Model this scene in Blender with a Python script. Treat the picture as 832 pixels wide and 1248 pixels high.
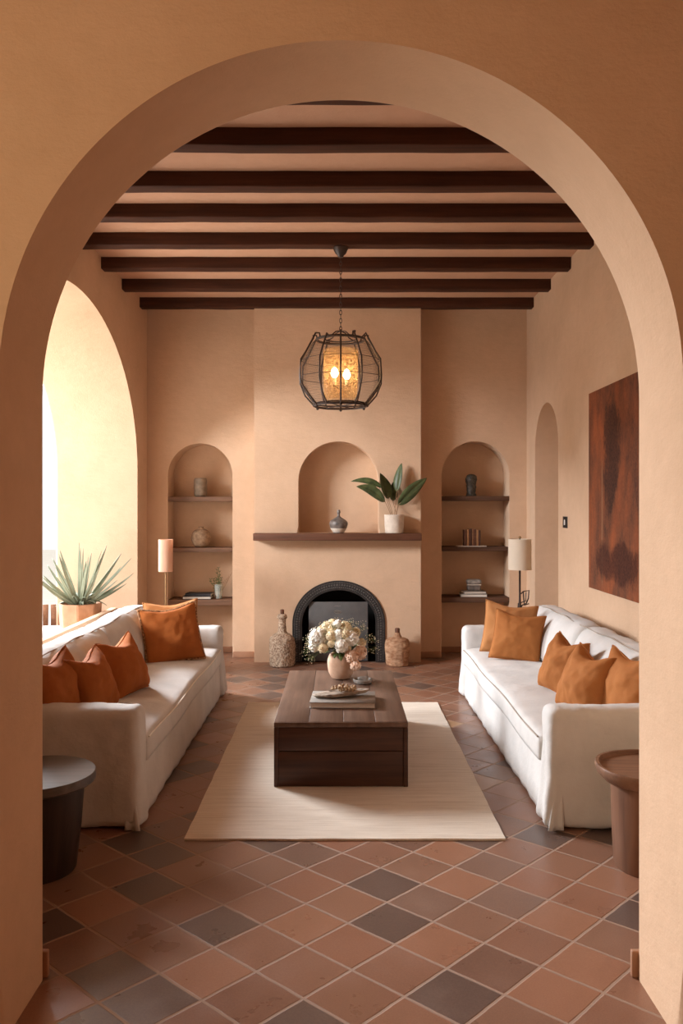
import bpy, bmesh, math, random
from math import pi, sin, cos, sqrt, radians
from mathutils import Vector, Matrix, noise
random.seed(7)
for o in list(bpy.data.objects): bpy.data.objects.remove(o)
S = bpy.context.scene
COL = S.collection

# ------------------------------------------------------------------ camera
CAM_H = 1.5
cd = bpy.data.cameras.new('camera'); cam = bpy.data.objects.new('camera', cd); COL.objects.link(cam)
cam.location = (0, 0, CAM_H); cam.rotation_euler = (pi/2, 0, 0)
cd.sensor_fit = 'VERTICAL'; cd.sensor_width = 36; cd.sensor_height = 36
cd.lens = 36*1030/1248; cd.shift_x = 2/1248; cd.shift_y = -6/1248
cd.clip_start = 0.02; cd.clip_end = 200
S.camera = cam

# ------------------------------------------------------------------ light
S.view_settings.view_transform = 'Standard'
try: S.view_settings.look = 'None'
except Exception: pass
S.view_settings.gamma = 1.0
S.view_settings.use_curve_mapping = False
S.view_settings.exposure = 0.08

W = bpy.data.worlds.new('sky'); S.world = W; W.use_nodes = True
wn = W.node_tree.nodes; wl = W.node_tree.links
bg = wn['Background']; bg.inputs[0].default_value = (1.0, 0.98, 0.95, 1); bg.inputs[1].default_value = 1.0

def sun(name, direction, strength, color, angle):
    d = bpy.data.lights.new(name, 'SUN'); d.energy = strength; d.color = color; d.angle = radians(angle)
    o = bpy.data.objects.new(name, d); COL.objects.link(o)
    o.rotation_euler = Vector(direction).to_track_quat('-Z', 'Y').to_euler(); return o
def area(name, loc, direction, sx, sy, power, color):
    d = bpy.data.lights.new(name, 'AREA'); d.shape = 'RECTANGLE'; d.size = sx; d.size_y = sy
    d.energy = power; d.color = color
    o = bpy.data.objects.new(name, d); COL.objects.link(o); o.location = loc
    o.rotation_euler = Vector(direction).to_track_quat('-Z', 'Y').to_euler(); return o
# soft daylight coming through the big arched opening on the terrace side
area('terrace_daylight', (-8.4, 2.7, 4.3), (1, 0.55, -0.36), 2.6, 1.8, 1160, (0.95, 0.98, 1.03))
area('terrace_daylight_far', (-5.6, 9.3, 3.7), (1, -0.85, -0.36), 2.4, 2.0, 1380, (0.95, 0.98, 1.03))
# added warm fill in the unseen hall, turns the arch wall face orange
area('hall_warm_fill', (-2.3, 0.6, 2.0), (1, 0.25, -0.05), 1.5, 1.8, 42, (1.0, 0.80, 0.50))

# ------------------------------------------------------------------ materials
def lin(c): return tuple(((v/255)/12.92 if v/255 <= .04045 else (((v/255)+.055)/1.055)**2.4) for v in c)
MATS = {}
class NT:
    def __init__(s, name):
        s.m = bpy.data.materials.new(name); s.m.use_nodes = True
        s.t = s.m.node_tree; s.n = s.t.nodes; s.l = s.t.links; s.b = s.n['Principled BSDF']
        s.tc = s.n.new('ShaderNodeTexCoord')
    def new(s, k, **kw):
        x = s.n.new(k)
        for a, v in kw.items(): setattr(x, a, v)
        return x
    def link(s, a, b): s.l.new(a, b)
    def mapping(s, scale=(1, 1, 1), rot=(0, 0, 0), loc=(0, 0, 0), src='Object'):
        mp = s.new('ShaderNodeMapping'); mp.inputs['Scale'].default_value = scale
        mp.inputs['Rotation'].default_value = rot; mp.inputs['Location'].default_value = loc
        s.link(s.tc.outputs[src], mp.inputs[0]); return mp.outputs[0]
    def noise(s, vec, scale, detail=4, rough=.55):
        x = s.new('ShaderNodeTexNoise'); x.inputs['Scale'].default_value = scale
        x.inputs['Detail'].default_value = detail; x.inputs['Roughness'].default_value = rough
        s.link(vec, x.inputs['Vector']); return x.outputs['Fac']
    def ramp(s, fac, stops, interp='LINEAR'):
        r = s.new('ShaderNodeValToRGB'); r.color_ramp.interpolation = interp
        e = r.color_ramp.elements
        while len(e) < len(stops): e.new(.5)
        for i, (p, c) in enumerate(stops):
            e[i].position = p; e[i].color = (*c[:3], 1)
        s.link(fac, r.inputs[0]); return r.outputs[0]
    def bump(s, h, strength, dist=.01, prev=None):
        b = s.new('ShaderNodeBump'); b.inputs['Strength'].default_value = strength; b.inputs['Distance'].default_value = dist
        s.link(h, b.inputs['Height'])
        if prev is not None: s.link(prev, b.inputs['Normal'])
        s.link(b.outputs[0], s.b.inputs['Normal']); return b.outputs[0]
    def math(s, op, a, b=None):
        x = s.new('ShaderNodeMath', operation=op)
        for i, v in enumerate((a, b)):
            if v is None: continue
            if isinstance(v, (int, float)): x.inputs[i].default_value = v
            else: s.link(v, x.inputs[i])
        return x.outputs[0]
    def mix(s, fac, a, b, mode='MIX'):
        x = s.new('ShaderNodeMix', data_type='RGBA', blend_type=mode)
        for i, v in ((0, fac), (6, a), (7, b)):
            if isinstance(v, (int, float)): x.inputs[i].default_value = v
            elif isinstance(v, tuple): x.inputs[i].default_value = (*v[:3], 1)
            else: s.link(v, x.inputs[i])
        return x.outputs[2]

def mottled(name, c1, c2, scale=6, rough=.8, bump=.3, bscale=60, bdist=.003, spec=.3, vecscale=(1,1,1), lo=.3, hi=.7, sheen=0, detail=5):
    if name in MATS: return MATS[name]
    t = NT(name); v = t.mapping(vecscale)
    f = t.noise(v, scale, detail)
    col = t.ramp(f, [(lo, lin(c1)), (hi, lin(c2))])
    t.link(col, t.b.inputs['Base Color']); t.b.inputs['Roughness'].default_value = rough
    t.b.inputs['Specular IOR Level'].default_value = spec
    if sheen:
        t.b.inputs['Sheen Weight'].default_value = sheen; t.b.inputs['Sheen Roughness'].default_value = .4
        t.link(col, t.b.inputs['Sheen Tint'])
    if bump: t.bump(t.noise(v, bscale, 4), bump, bdist)
    MATS[name] = t.m; return t.m

def plaster(name, base, var=9):
    t = NT(name); g = t.new('ShaderNodeNewGeometry'); mp = t.new('ShaderNodeMapping')
    t.link(g.outputs['Position'], mp.inputs[0]); v = mp.outputs[0]
    mp.inputs['Scale'].default_value = (1, 1, 1)
    f = t.noise(v, 1.6, 6, .6); f2 = t.noise(v, 14, 5, .65)
    a = lin(tuple(x-var for x in base)); b = lin(tuple(x+var*.6 for x in base))
    c = t.ramp(f, [(.3, a), (.7, b)])
    c2 = t.mix(.10, c, t.ramp(f2, [(.35, lin(tuple(x-26 for x in base))), (.7, lin(tuple(min(255, x+14) for x in base)))]))
    t.link(c2, t.b.inputs['Base Color']); t.b.inputs['Roughness'].default_value = .88
    t.b.inputs['Specular IOR Level'].default_value = .2
    # trowel sweeps and fine grain
    mp2 = t.new('ShaderNodeMapping'); t.link(g.outputs['Position'], mp2.inputs[0]); mp2.inputs['Scale'].default_value = (1, 1, 2.2)
    n1 = t.bump(t.noise(mp2.outputs[0], 7, 5, .6), .35, .012)
    b2 = t.new('ShaderNodeBump'); b2.inputs['Strength'].default_value = .4; b2.inputs['Distance'].default_value = .004
    t.link(t.noise(v, 70, 5, .7), b2.inputs['Height']); t.link(n1, b2.inputs['Normal']); t.link(b2.outputs[0], t.b.inputs['Normal'])
    return t.m
M_WALL = plaster('sand_plaster', (212, 179, 149))
M_HALL = plaster('ochre_hall_plaster', (205, 148, 102))  # unseen hall walls; ochre chosen so their bounce warms the arch wall
M_CEIL = plaster('ceiling_plaster', (200, 158, 130), 5)
M_STONE = mottled('terrace_stone', (236, 228, 216), (246, 240, 230), 4, .8, .2)

def wood(name, c1, c2, axis='x', grain=30, rough=.55, spec=.35, bump=.25):
    t = NT(name)
    sc = {'x': (.8, 14, 14), 'y': (14, .8, 14), 'z': (14, 14, .8)}[axis]
    v = t.mapping(sc)
    f = t.noise(v, grain/14, 6, .6); f2 = t.noise(t.mapping((1, 1, 1)), 3, 3)
    k = t.math('ADD', t.math('MULTIPLY', f, .75), t.math('MULTIPLY', f2, .25))
    col = t.ramp(k, [(.32, lin(c1)), (.68, lin(c2))])
    t.link(col, t.b.inputs['Base Color']); t.b.inputs['Roughness'].default_value = rough
    t.b.inputs['Specular IOR Level'].default_value = spec
    t.bump(f, bump, .004)
    return t.m
M_BEAM = wood('dark_beam_timber', (50, 27, 17), (82, 47, 30), 'x', 26, .7, .2)
M_SHELF = wood('grey_brown_shelf_wood', (98, 72, 56), (142, 108, 86), 'x', 30, .7, .2)
M_SHELFD = wood('dark_shelf_wood', (70, 48, 36), (108, 78, 60), 'x', 30, .7, .2)
M_MANTEL = wood('mantel_wood', (78, 50, 36), (116, 76, 56), 'x', 30, .6, .25)
M_TABLE = wood('stained_table_wood', (54, 34, 25), (90, 60, 46), 'x', 30, .45, .35)
M_TABLET = wood('table_top_wood', (84, 62, 50), (118, 92, 76), 'y', 30, .42, .4)
M_STOOLD = wood('blackened_wood', (36, 25, 19), (64, 46, 36), 'z', 30, .5, .35)
M_STOOLDT = wood('grey_black_wood', (68, 58, 52), (102, 90, 82), 'x', 30, .38, .45)
M_STOOLR = wood('reddish_wood', (94, 64, 48), (138, 98, 74), 'z', 22, .5, .3)
M_STOOLRT = wood('worn_reddish_wood', (96, 66, 50), (150, 112, 86), 'x', 22, .5, .3)
M_CHAIR = wood('terrace_chair_wood', (110, 72, 48), (150, 105, 75), 'y', 30)

def fabric(name, c1, c2, sheen=.2, weave=420, rough=.95, wr=.35):
    t = NT(name); v = t.mapping()
    f = t.noise(v, 5, 4)
    col = t.ramp(f, [(.3, lin(c1)), (.7, lin(c2))])
    t.link(col, t.b.inputs['Base Color']); t.b.inputs['Roughness'].default_value = rough
    t.b.inputs['Specular IOR Level'].default_value = .15
    t.b.inputs['Sheen Weight'].default_value = sheen; t.b.inputs['Sheen Roughness'].default_value = .45
    t.link(col, t.b.inputs['Sheen Tint'])
    n1 = t.bump(t.noise(v, 9, 5, .6), wr, .02)
    b2 = t.new('ShaderNodeBump'); b2.inputs['Strength'].default_value = .25; b2.inputs['Distance'].default_value = .001
    t.link(t.noise(v, weave, 2), b2.inputs['Height']); t.link(n1, b2.inputs['Normal']); t.link(b2.outputs[0], t.b.inputs['Normal'])
    return t.m
M_LINEN = fabric('white_linen', (203, 200, 196), (217, 214, 210), .06)
M_PIPE = fabric('grey_piping', (158, 146, 134), (180, 168, 156), 0)
M_PIPEW = fabric('cream_piping', (240, 232, 220), (246, 240, 230), 0)
M_VELV = fabric('rust_velvet', (150, 82, 36), (170, 100, 50), .18, 200, .85, .25)
M_VELVB = fabric('orange_velvet', (158, 98, 52), (176, 114, 64), .3, 200, .85, .25)
M_OCHR = fabric('ochre_velvet', (168, 112, 66), (188, 132, 84), .3, 200, .9, .25)
M_WOVEN = mottled('patterned_trim', (96, 52, 28), (206, 160, 116), 70, .9, .4, 120, .003, detail=2)

def rug_mat():
    t = NT('woven_rug'); v = t.mapping((1.0, 14, 1))
    f = t.noise(v, 3.0, 6, .7); f2 = t.noise(t.mapping((260, 340, 1)), 1, 2)
    col = t.ramp(f, [(.25, lin((196, 180, 162))), (.5, lin((222, 210, 194))), (.75, lin((238, 228, 214)))])
    col = t.mix(.25, col, t.ramp(f2, [(.3, lin((186, 170, 152))), (.7, lin((240, 232, 220)))]))
    t.link(col, t.b.inputs['Base Color']); t.b.inputs['Roughness'].default_value = .95
    t.b.inputs['Specular IOR Level'].default_value = .1
    t.bump(f2, .5, .004); return t.m
M_RUG = rug_mat()

def floor_mat():
    t = NT('terracotta_tiles'); g = t.new('ShaderNodeNewGeometry')
    SIDE = .2185
    mp = t.new('ShaderNodeMapping', vector_type='TEXTURE')
    mp.inputs['Location'].default_value = (.037, 2.739, 0); mp.inputs['Rotation'].default_value = (0, 0, radians(46.8))
    mp.inputs['Scale'].default_value = (SIDE, SIDE, 1)
    t.link(g.outputs['Position'], mp.inputs[0])
    # slightly wavy joints
    sep = t.new('ShaderNodeSeparateXYZ'); t.link(mp.outputs[0], sep.inputs[0])
    wob = t.noise(mp.outputs[0], 2.2, 3); w = t.math('MULTIPLY', t.math('SUBTRACT', wob, .5), .035)
    ax = t.math('ADD', sep.outputs[0], w); ay = t.math('ADD', sep.outputs[1], w)
    fx, fy = t.math('FLOOR', ax), t.math('FLOOR', ay)
    cid = t.new('ShaderNodeCombineXYZ'); t.link(fx, cid.inputs[0]); t.link(fy, cid.inputs[1]); cid.inputs[2].default_value = 3.3
    wn_ = t.new('ShaderNodeTexWhiteNoise', noise_dimensions='3D'); t.link(cid.outputs[0], wn_.inputs['Vector'])
    def edge(a):
        fr = t.math('FRACT', a); return t.math('MINIMUM', fr, t.math('SUBTRACT', 1.0, fr))
    e = t.math('MINIMUM', edge(ax), edge(ay))
    grout = t.new('ShaderNodeMapRange'); grout.interpolation_type = 'SMOOTHSTEP'
    t.link(e, grout.inputs[0]); grout.inputs[1].default_value = .016; grout.inputs[2].default_value = .034
    tile = t.ramp(wn_.outputs['Value'], [(0, lin((100, 84, 76))), (.12, lin((130, 100, 84))), (.2, lin((148, 104, 82))),
        (.42, lin((164, 116, 90))), (.6, lin((134, 98, 80))), (.74, lin((172, 126, 98))), (.86, lin((146, 118, 102))), (.94, lin((200, 158, 116))), (.97, lin((90, 80, 75)))], 'CONSTANT')
    # blotches inside each tile, shifted per tile
    off = t.new('ShaderNodeVectorMath', operation='MULTIPLY'); off.inputs[1].default_value = (9, 9, 9)
    t.link(wn_.outputs['Color'], off.inputs[0])
    ad = t.new('ShaderNodeVectorMath', operation='ADD'); t.link(mp.outputs[0], ad.inputs[0]); t.link(off.outputs[0], ad.inputs[1])
    bl = t.noise(ad.outputs[0], 1.1, 5, .6)
    tile = t.mix(.35, tile, t.ramp(bl, [(.28, lin((104, 76, 62))), (.5, lin((146, 104, 82))), (.72, lin((172, 134, 110)))]), 'MIX')
    tile2 = t.mix(.45, tile, t.ramp(wn_.outputs['Value'], [(0, lin((86, 76, 72))), (.12, lin((160, 110, 84))), (.3, lin((126, 90, 72))), (.5, lin((168, 120, 92))), (.7, lin((118, 90, 76))), (.93, lin((196, 154, 112))), (.97, lin((84, 76, 72)))], 'CONSTANT'))
    speck = t.noise(ad.outputs[0], 40, 3)
    tile2 = t.mix(.06, tile2, t.ramp(speck, [(.35, lin((70, 48, 38))), (.65, lin((214, 178, 150)))]))
    tile2 = t.mix(1.0, tile2, (.84, .85, .88), 'MULTIPLY')
    col = t.mix(grout.outputs[0], lin((156, 130, 112)), tile2)
    t.link(col, t.b.inputs['Base Color'])
    r = t.new('ShaderNodeMapRange'); t.link(bl, r.inputs[0]); r.inputs[1].default_value = .3; r.inputs[2].default_value = .7
    r.inputs[3].default_value = .25; r.inputs[4].default_value = .42
    rr = t.mix(grout.outputs[0], (.85, .85, .85), r.outputs[0]); t.link(rr, t.b.inputs['Roughness'])
    t.b.inputs['Specular IOR Level'].default_value = .45
    h = t.math('ADD', grout.outputs[0], t.math('MULTIPLY', bl, .25))
    t.bump(h, .5, .004); return t.m
M_FLOOR = floor_mat()

M_IRON = mottled('black_iron', (26, 24, 23), (48, 44, 42), 12, .5, .3, 60, .002, .5)
M_CAST = mottled('grey_cast_iron', (84, 83, 82), (100, 98, 97), 8, .55, .15, 60, .001, .4)
M_RUSTI = mottled('bronze_wire', (38, 25, 18), (68, 45, 32), 20, .5, .3, 90, .001, .5)
M_ORN = mottled('lighter_grey_iron', (62, 58, 55), (96, 92, 88), 30, .4, .3, 60, .002, .6)  # lighter iron so the raised studs stand out
M_FIREBLK = mottled('firebox_black', (14, 12, 11), (26, 23, 21), 6, .9, .1)  # even near-black for the lining of the fire opening
M_STONEW = mottled('crusted_stoneware', (128, 98, 76), (206, 184, 160), 75, .9, 1.0, 80, .012, .2, detail=4, lo=.36, hi=.60)
M_JUG = mottled('rough_brown_clay', (128, 82, 54), (206, 168, 134), 14, .9, .8, 40, .006, .2, (1, 1, 2.5))
M_TERRA = mottled('terracotta_pot', (166, 124, 96), (190, 148, 118), 14, .9, .4, 80, .003)
M_CLAY = mottled('pink_clay', (184, 146, 118), (214, 182, 156), 10, .85, .3, 70, .002)
M_WPOT = mottled('whitewashed_pot', (196, 180, 164), (224, 210, 194), 18, .85, .6, 50, .004)
M_SAGE = mottled('ribbed_grey_ceramic', (116, 98, 80), (148, 128, 106), 20, .7, .3, 80, .002)
M_TAUPE = mottled('speckled_taupe_ceramic', (122, 94, 70), (170, 140, 110), 26, .85, .5, 70, .003)
M_GREYC = mottled('grey_glazed_ceramic', (78, 70, 65), (130, 120, 112), 26, .45, .2, 70, .001, .5)
M_BLKC = mottled('black_carved_stone', (24, 22, 20), (88, 80, 66), 60, .5, .8, 70, .006, .5)
M_SOIL = mottled('soil', (50, 36, 26), (84, 60, 44), 40, .95, .8, 80, .01)
M_AGAVE = mottled('agave_leaf', (112, 120, 98), (156, 164, 140), 5, .5, .1, 60, .001, .4, (1, 1, 1))
M_LEAF = mottled('dark_green_leaf', (52, 62, 34), (90, 102, 62), 14, .45, .3, 40, .002, .45)
M_SPRIG = mottled('sprig_green', (62, 74, 36), (108, 118, 66), 20, .6, 0)
M_DRY = mottled('dry_twig', (140, 104, 76), (176, 138, 106), 20, .9, 0)
M_PETW = mottled('white_petal', (238, 230, 212), (250, 246, 236), 30, .7, .2, 90, .001, .2)
M_PETC = mottled('cream_petal', (236, 212, 166), (248, 234, 204), 30, .7, .2, 90, .001, .2)
M_PETP = mottled('blush_petal', (232, 190, 160), (246, 220, 198), 30, .7, .2, 90, .001, .2)
M_PAPER = mottled('book_paper', (214, 204, 190), (232, 224, 212), 50, .9, .2, 200, .001, .2, (1, 1, 12))
M_BKD = mottled('charcoal_cover', (40, 38, 40), (62, 60, 62), 12, .6, .1)
M_BKG = mottled('grey_cover', (118, 110, 102), (150, 142, 132), 12, .6, .1)
M_BKT = mottled('taupe_cover', (150, 128, 108), (176, 154, 132), 12, .6, .1)
M_SLATE = mottled('pale_driftwood', (120, 104, 90), (200, 184, 166), 22, .85, .7, 40, .006, .2, (1, 4, 1))
M_BEAD = mottled('wooden_beads', (120, 88, 60), (196, 166, 130), 30, .7, .2)
M_GDISH = mottled('grey_stone_dish', (104, 98, 92), (180, 172, 162), 24, .6, .4)
M_WHITE = mottled('white_paint', (226, 220, 210), (240, 235, 226), 8, .6, .1)
M_BOOKB = [mottled('brown_leather_%d' % i, c, tuple(min(255, x+26) for x in c), 18, .6, .3) for i, c in enumerate([(84, 48, 30), (150, 104, 66), (66, 38, 26), (120, 78, 50)])]
M_GOLD = mottled('gilt', (176, 136, 84), (206, 168, 112), 18, .45, 0)
M_BRASS = mottled('aged_brass', (150, 120, 84), (186, 152, 110), 18, .4, .1)
M_BRASS.node_tree.nodes['Principled BSDF'].inputs['Metallic'].default_value = .6

def shade_mat(name, c, emit=0):
    t = NT(name); v = t.mapping(); f = t.noise(v, 300, 2)
    col = t.ramp(f, [(.3, lin(tuple(x-6 for x in c))), (.7, lin(c))]); t.link(col, t.b.inputs['Base Color'])
    t.b.inputs['Roughness'].default_value = .9; t.b.inputs['Specular IOR Level'].default_value = .1
    tr = t.new('ShaderNodeBsdfTranslucent'); t.link(col, tr.inputs['Color'])
    mx = t.new('ShaderNodeMixShader'); mx.inputs[0].default_value = .35
    t.link(t.b.outputs[0], mx.inputs[1]); t.link(tr.outputs[0], mx.inputs[2])
    out = t.n['Material Output']; t.link(mx.outputs[0], out.inputs[0])
    return t.m
M_SHADE = shade_mat('linen_shade', (240, 226, 206))
M_SHADEP = shade_mat('peach_shade', (242, 206, 178))

def glass_mat(name, tint, rough=.05, mixf=.75):
    t = NT(name); gl = t.new('ShaderNodeBsdfTransparent'); gl.inputs[0].default_value = (*tint, 1)
    t.b.inputs['Base Color'].default_value = (*tint, 1); t.b.inputs['Roughness'].default_value = rough
    mx = t.new('ShaderNodeMixShader'); mx.inputs[0].default_value = mixf
    t.link(t.b.outputs[0], mx.inputs[1]); t.link(gl.outputs[0], mx.inputs[2]); t.link(mx.outputs[0], t.n['Material Output'].inputs[0])
    return t.m
M_GLASS = glass_mat('clear_glass', (.93, .95, .9), .05, .8)
def seeded_glass():
    t = NT('speckled_amber_glass'); v = t.mapping()
    f = t.noise(v, 55, 4, .7)
    op = t.ramp(f, [(.40, (.985, .985, .985)), (.64, (.74, .74, .74))])
    t.b.inputs['Base Color'].default_value = (*lin((206, 166, 120)), 1); t.b.inputs['Roughness'].default_value = .3
    tr = t.new('ShaderNodeBsdfTranslucent'); tr.inputs[0].default_value = (*lin((250, 214, 160)), 1)
    m1 = t.new('ShaderNodeMixShader'); m1.inputs[0].default_value = .7; t.link(t.b.outputs[0], m1.inputs[1]); t.link(tr.outputs[0], m1.inputs[2])
    gl = t.new('ShaderNodeBsdfTransparent'); gl.inputs[0].default_value = (1, .94, .84, 1)
    mx = t.new('ShaderNodeMixShader'); t.link(op, mx.inputs[0]); t.link(m1.outputs[0], mx.inputs[1]); t.link(gl.outputs[0], mx.inputs[2])
    t.link(mx.outputs[0], t.n['Material Output'].inputs[0]); return t.m
M_SEED = seeded_glass()
def emit_mat(name, c, s):
    t = NT(name); t.b.inputs['Emission Color'].default_value = (*c, 1); t.b.inputs['Emission Strength'].default_value = s
    t.b.inputs['Base Color'].default_value = (*c, 1); return t.m
M_BULB = emit_mat('glowing_bulb', (1, .74, .42), 16)

def painting_mat():
    t = NT('abstract_canvas'); v = t.mapping((1, 1, 1))
    a = t.noise(t.mapping((1, 1.6, .8)), 2.2, 7, .65); b = t.noise(t.mapping((1, 2.4, 1.0), loc=(3, 1, 2)), 2.2, 7, .75); c = t.noise(v, 60, 4)
    col = t.ramp(a, [(.34, lin((70, 46, 38))), (.45, lin((108, 64, 46))), (.55, lin((142, 78, 48))), (.66, lin((176, 92, 50)))])
    col = t.mix(.55, col, t.ramp(b, [(.35, lin((72, 56, 50))), (.5, lin((124, 80, 60))), (.64, lin((156, 92, 62)))]))
    # a pale upright streak, a dark tall mass beside it and a dark band low down
    sp = t.new('ShaderNodeSeparateXYZ'); t.link(t.tc.outputs['Object'], sp.inputs[0])
    def blob(cy, cz, ry, rz, soft=.35):
        n = t.noise(t.mapping((1, 1, .6)), 5, 6, .7); w = t.math('MULTIPLY', t.math('SUBTRACT', n, .5), 4.5)
        dy = t.math('DIVIDE', t.math('SUBTRACT', sp.outputs[1], cy), ry); dz = t.math('DIVIDE', t.math('SUBTRACT', sp.outputs[2], cz), rz)
        r = t.math('ADD', t.math('ADD', t.math('MULTIPLY', dy, dy), t.math('MULTIPLY', dz, dz)), w)
        mr = t.new('ShaderNodeMapRange'); t.link(r, mr.inputs[0]); mr.inputs[1].default_value = 1-soft; mr.inputs[2].default_value = 1+soft
        mr.inputs[3].default_value = 1; mr.inputs[4].default_value = 0; return mr.outputs[0]
    col = t.mix(t.math('MULTIPLY', blob(.12, .24, .17, .36), .85), col, lin((58, 42, 38)))
    col = t.mix(t.math('MULTIPLY', blob(.30, -.12, .018, .5, .2), .5), col, lin((160, 118, 88)))
    col = t.mix(t.math('MULTIPLY', blob(-.05, -.50, .5, .13), .85), col, lin((62, 36, 32)))
    col = t.mix(.10, col, t.ramp(c, [(.35, lin((60, 40, 34))), (.65, lin((180, 120, 84)))]))
    t.link(col, t.b.inputs['Base Color']); t.b.inputs['Roughness'].default_value = .85; t.b.inputs['Specular IOR Level'].default_value = .1; t.bump(c, .15, .002); return t.m
M_PAINT = painting_mat()

# ------------------------------------------------------------------ mesh helpers
def link(name, me, mat, parent=None, smooth=True, angle=35, wn=False):
    o = bpy.data.objects.new(name, me); COL.objects.link(o)
    if mat: me.materials.append(mat)
    if smooth and len(me.polygons):
        me.polygons.foreach_set('use_smooth', [True]*len(me.polygons))
        me.set_sharp_from_angle(angle=radians(angle))
    if wn:
        m = o.modifiers.new('wn', 'WEIGHTED_NORMAL'); m.keep_sharp = True; m.weight = 100
    if parent: o.parent = parent
    return o
def fin(name, bm, mat, parent=None, smooth=True, angle=35, wn=False, recalc=True):
    if recalc: bmesh.ops.recalc_face_normals(bm, faces=bm.faces)
    me = bpy.data.meshes.new(name); bm.to_mesh(me); bm.free(); me.update()
    return link(name, me, mat, parent, smooth, angle, wn)
def tag(o, label, cat, group=None):
    o['label'] = label; o['category'] = cat
    if group: o['group'] = group
    return o
def thing(name, label, cat, loc=(0, 0, 0), rz=0, group=None):
    o = bpy.data.objects.new(name, None); COL.objects.link(o); o.empty_display_size = .1
    o.location = loc; o.rotation_euler = (0, 0, rz); return tag(o, label, cat, group)
def struct(o): o['kind'] = 'structure'; return o
def box(bm, x0, x1, y0, y1, z0, z1, bev=0, seg=2):
    n = len(bm.verts)
    r = bmesh.ops.create_cube(bm, size=1)
    for v in r['verts']:
        v.co = Vector((x0+(v.co.x+.5)*(x1-x0), y0+(v.co.y+.5)*(y1-y0), z0+(v.co.z+.5)*(z1-z0)))
    if bev:
        es = list({e for v in r['verts'] for e in v.link_edges})
        bmesh.ops.bevel(bm, geom=es, offset=bev, segments=seg, affect='EDGES', profile=.5)
def boxo(name, b, mat, parent=None, bev=.004, seg=2):
    bm = bmesh.new(); box(bm, *b, bev, seg); return fin(name, bm, mat, parent, angle=60)
def lathe(bm, prof, seg=32, center=(0, 0, 0), fn=None, cap=True):
    rings = []
    for r, z in prof:
        ring = []
        for i in range(seg):
            a = 2*pi*i/seg; rr = r*(fn(a, z) if fn else 1)
            ring.append(bm.verts.new((center[0]+rr*cos(a), center[1]+rr*sin(a), center[2]+z)))
        rings.append(ring)
    for a, b in zip(rings, rings[1:]):
        for i in range(seg):
            j = (i+1) % seg; bm.faces.new((a[i], a[j], b[j], b[i]))
    if cap:
        bm.faces.new(list(reversed(rings[0]))); bm.faces.new(rings[-1])
def latheo(name, prof, mat, parent=None, seg=32, fn=None, center=(0, 0, 0), angle=45):
    bm = bmesh.new(); lathe(bm, prof, seg, center, fn); return fin(name, bm, mat, parent, angle=angle)
def tube(bm, pts, r, seg=8, closed=False, caps=True):
    pts = [Vector(p) for p in pts]; n = len(pts)
    rad = r if callable(r) else (lambda t: r)
    prev = None; rings = []
    for i, p in enumerate(pts):
        if closed: t = pts[(i+1) % n]-pts[i-1]
        else: t = (pts[min(i+1, n-1)]-pts[max(i-1, 0)])
        if t.length < 1e-9: t = Vector((0, 0, 1))
        t.normalize()
        if prev is None:
            up = Vector((0, 0, 1)) if abs(t.z) < .9 else Vector((1, 0, 0))
            a = t.cross(up).normalized()
        else:
            a = prev-t*prev.dot(t); a = a.normalized() if a.length > 1e-6 else t.orthogonal().normalized()
        prev = a; b = t.cross(a); rr = rad(i/max(1, n-1))
        rings.append([bm.verts.new(p+a*rr*cos(2*pi*k/seg)+b*rr*sin(2*pi*k/seg)) for k in range(seg)])
    m = n if closed else n-1
    for i in range(m):
        A, B = rings[i], rings[(i+1) % n]
        for k in range(seg):
            l = (k+1) % seg; bm.faces.new((A[k], A[l], B[l], B[k]))
    if not closed and caps:
        bm.faces.new(list(reversed(rings[0]))); bm.faces.new(rings[-1])
def tubeo(name, pts, r, mat, parent=None, seg=8, closed=False):
    bm = bmesh.new(); tube(bm, pts, r, seg, closed); return fin(name, bm, mat, parent, angle=50)
def softbox(name, dims, r, mat, parent=None, step=.035, fn=None, lo=(0, 0, 0)):
    """rounded box of grid cells from lo to lo+dims, then fn(p, n)->p"""
    dx, dy, dz = dims; N = [max(4, int(round(d/step))) for d in dims]
    bm = bmesh.new(); cache = {}
    def V(i, j, k):
        key = (i, j, k)
        if key in cache: return cache[key]
        p = Vector((dx*i/N[0], dy*j/N[1], dz*k/N[2]))
        c = Vector((min(max(p.x, r), dx-r), min(max(p.y, r), dy-r), min(max(p.z, r), dz-r)))
        d = p-c; nrm = d.normalized() if d.length > 1e-9 else Vector((0, 0, 0))
        q = c+nrm*r if d.length > 1e-9 else p
        q = q+Vector(lo)
        if fn: q = fn(q, nrm)
        cache[key] = bm.verts.new(q); return cache[key]
    for ax in range(3):
        u, v = [a for a in range(3) if a != ax]
        for side in (0, N[ax]):
            for a in range(N[u]):
                for b in range(N[v]):
                    def K(aa, bb):
                        t = [0, 0, 0]; t[ax] = side; t[u] = aa; t[v] = bb; return V(*t)
                    f = [K(a, b), K(a+1, b), K(a+1, b+1), K(a, b+1)]
                    if side: f.reverse()
                    bm.faces.new(f)
    return fin(name, bm, mat, parent, angle=80)
def fbm(p, s, o=3): return noise.fractal(Vector(p)*s, .9, 2.0, o)

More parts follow.
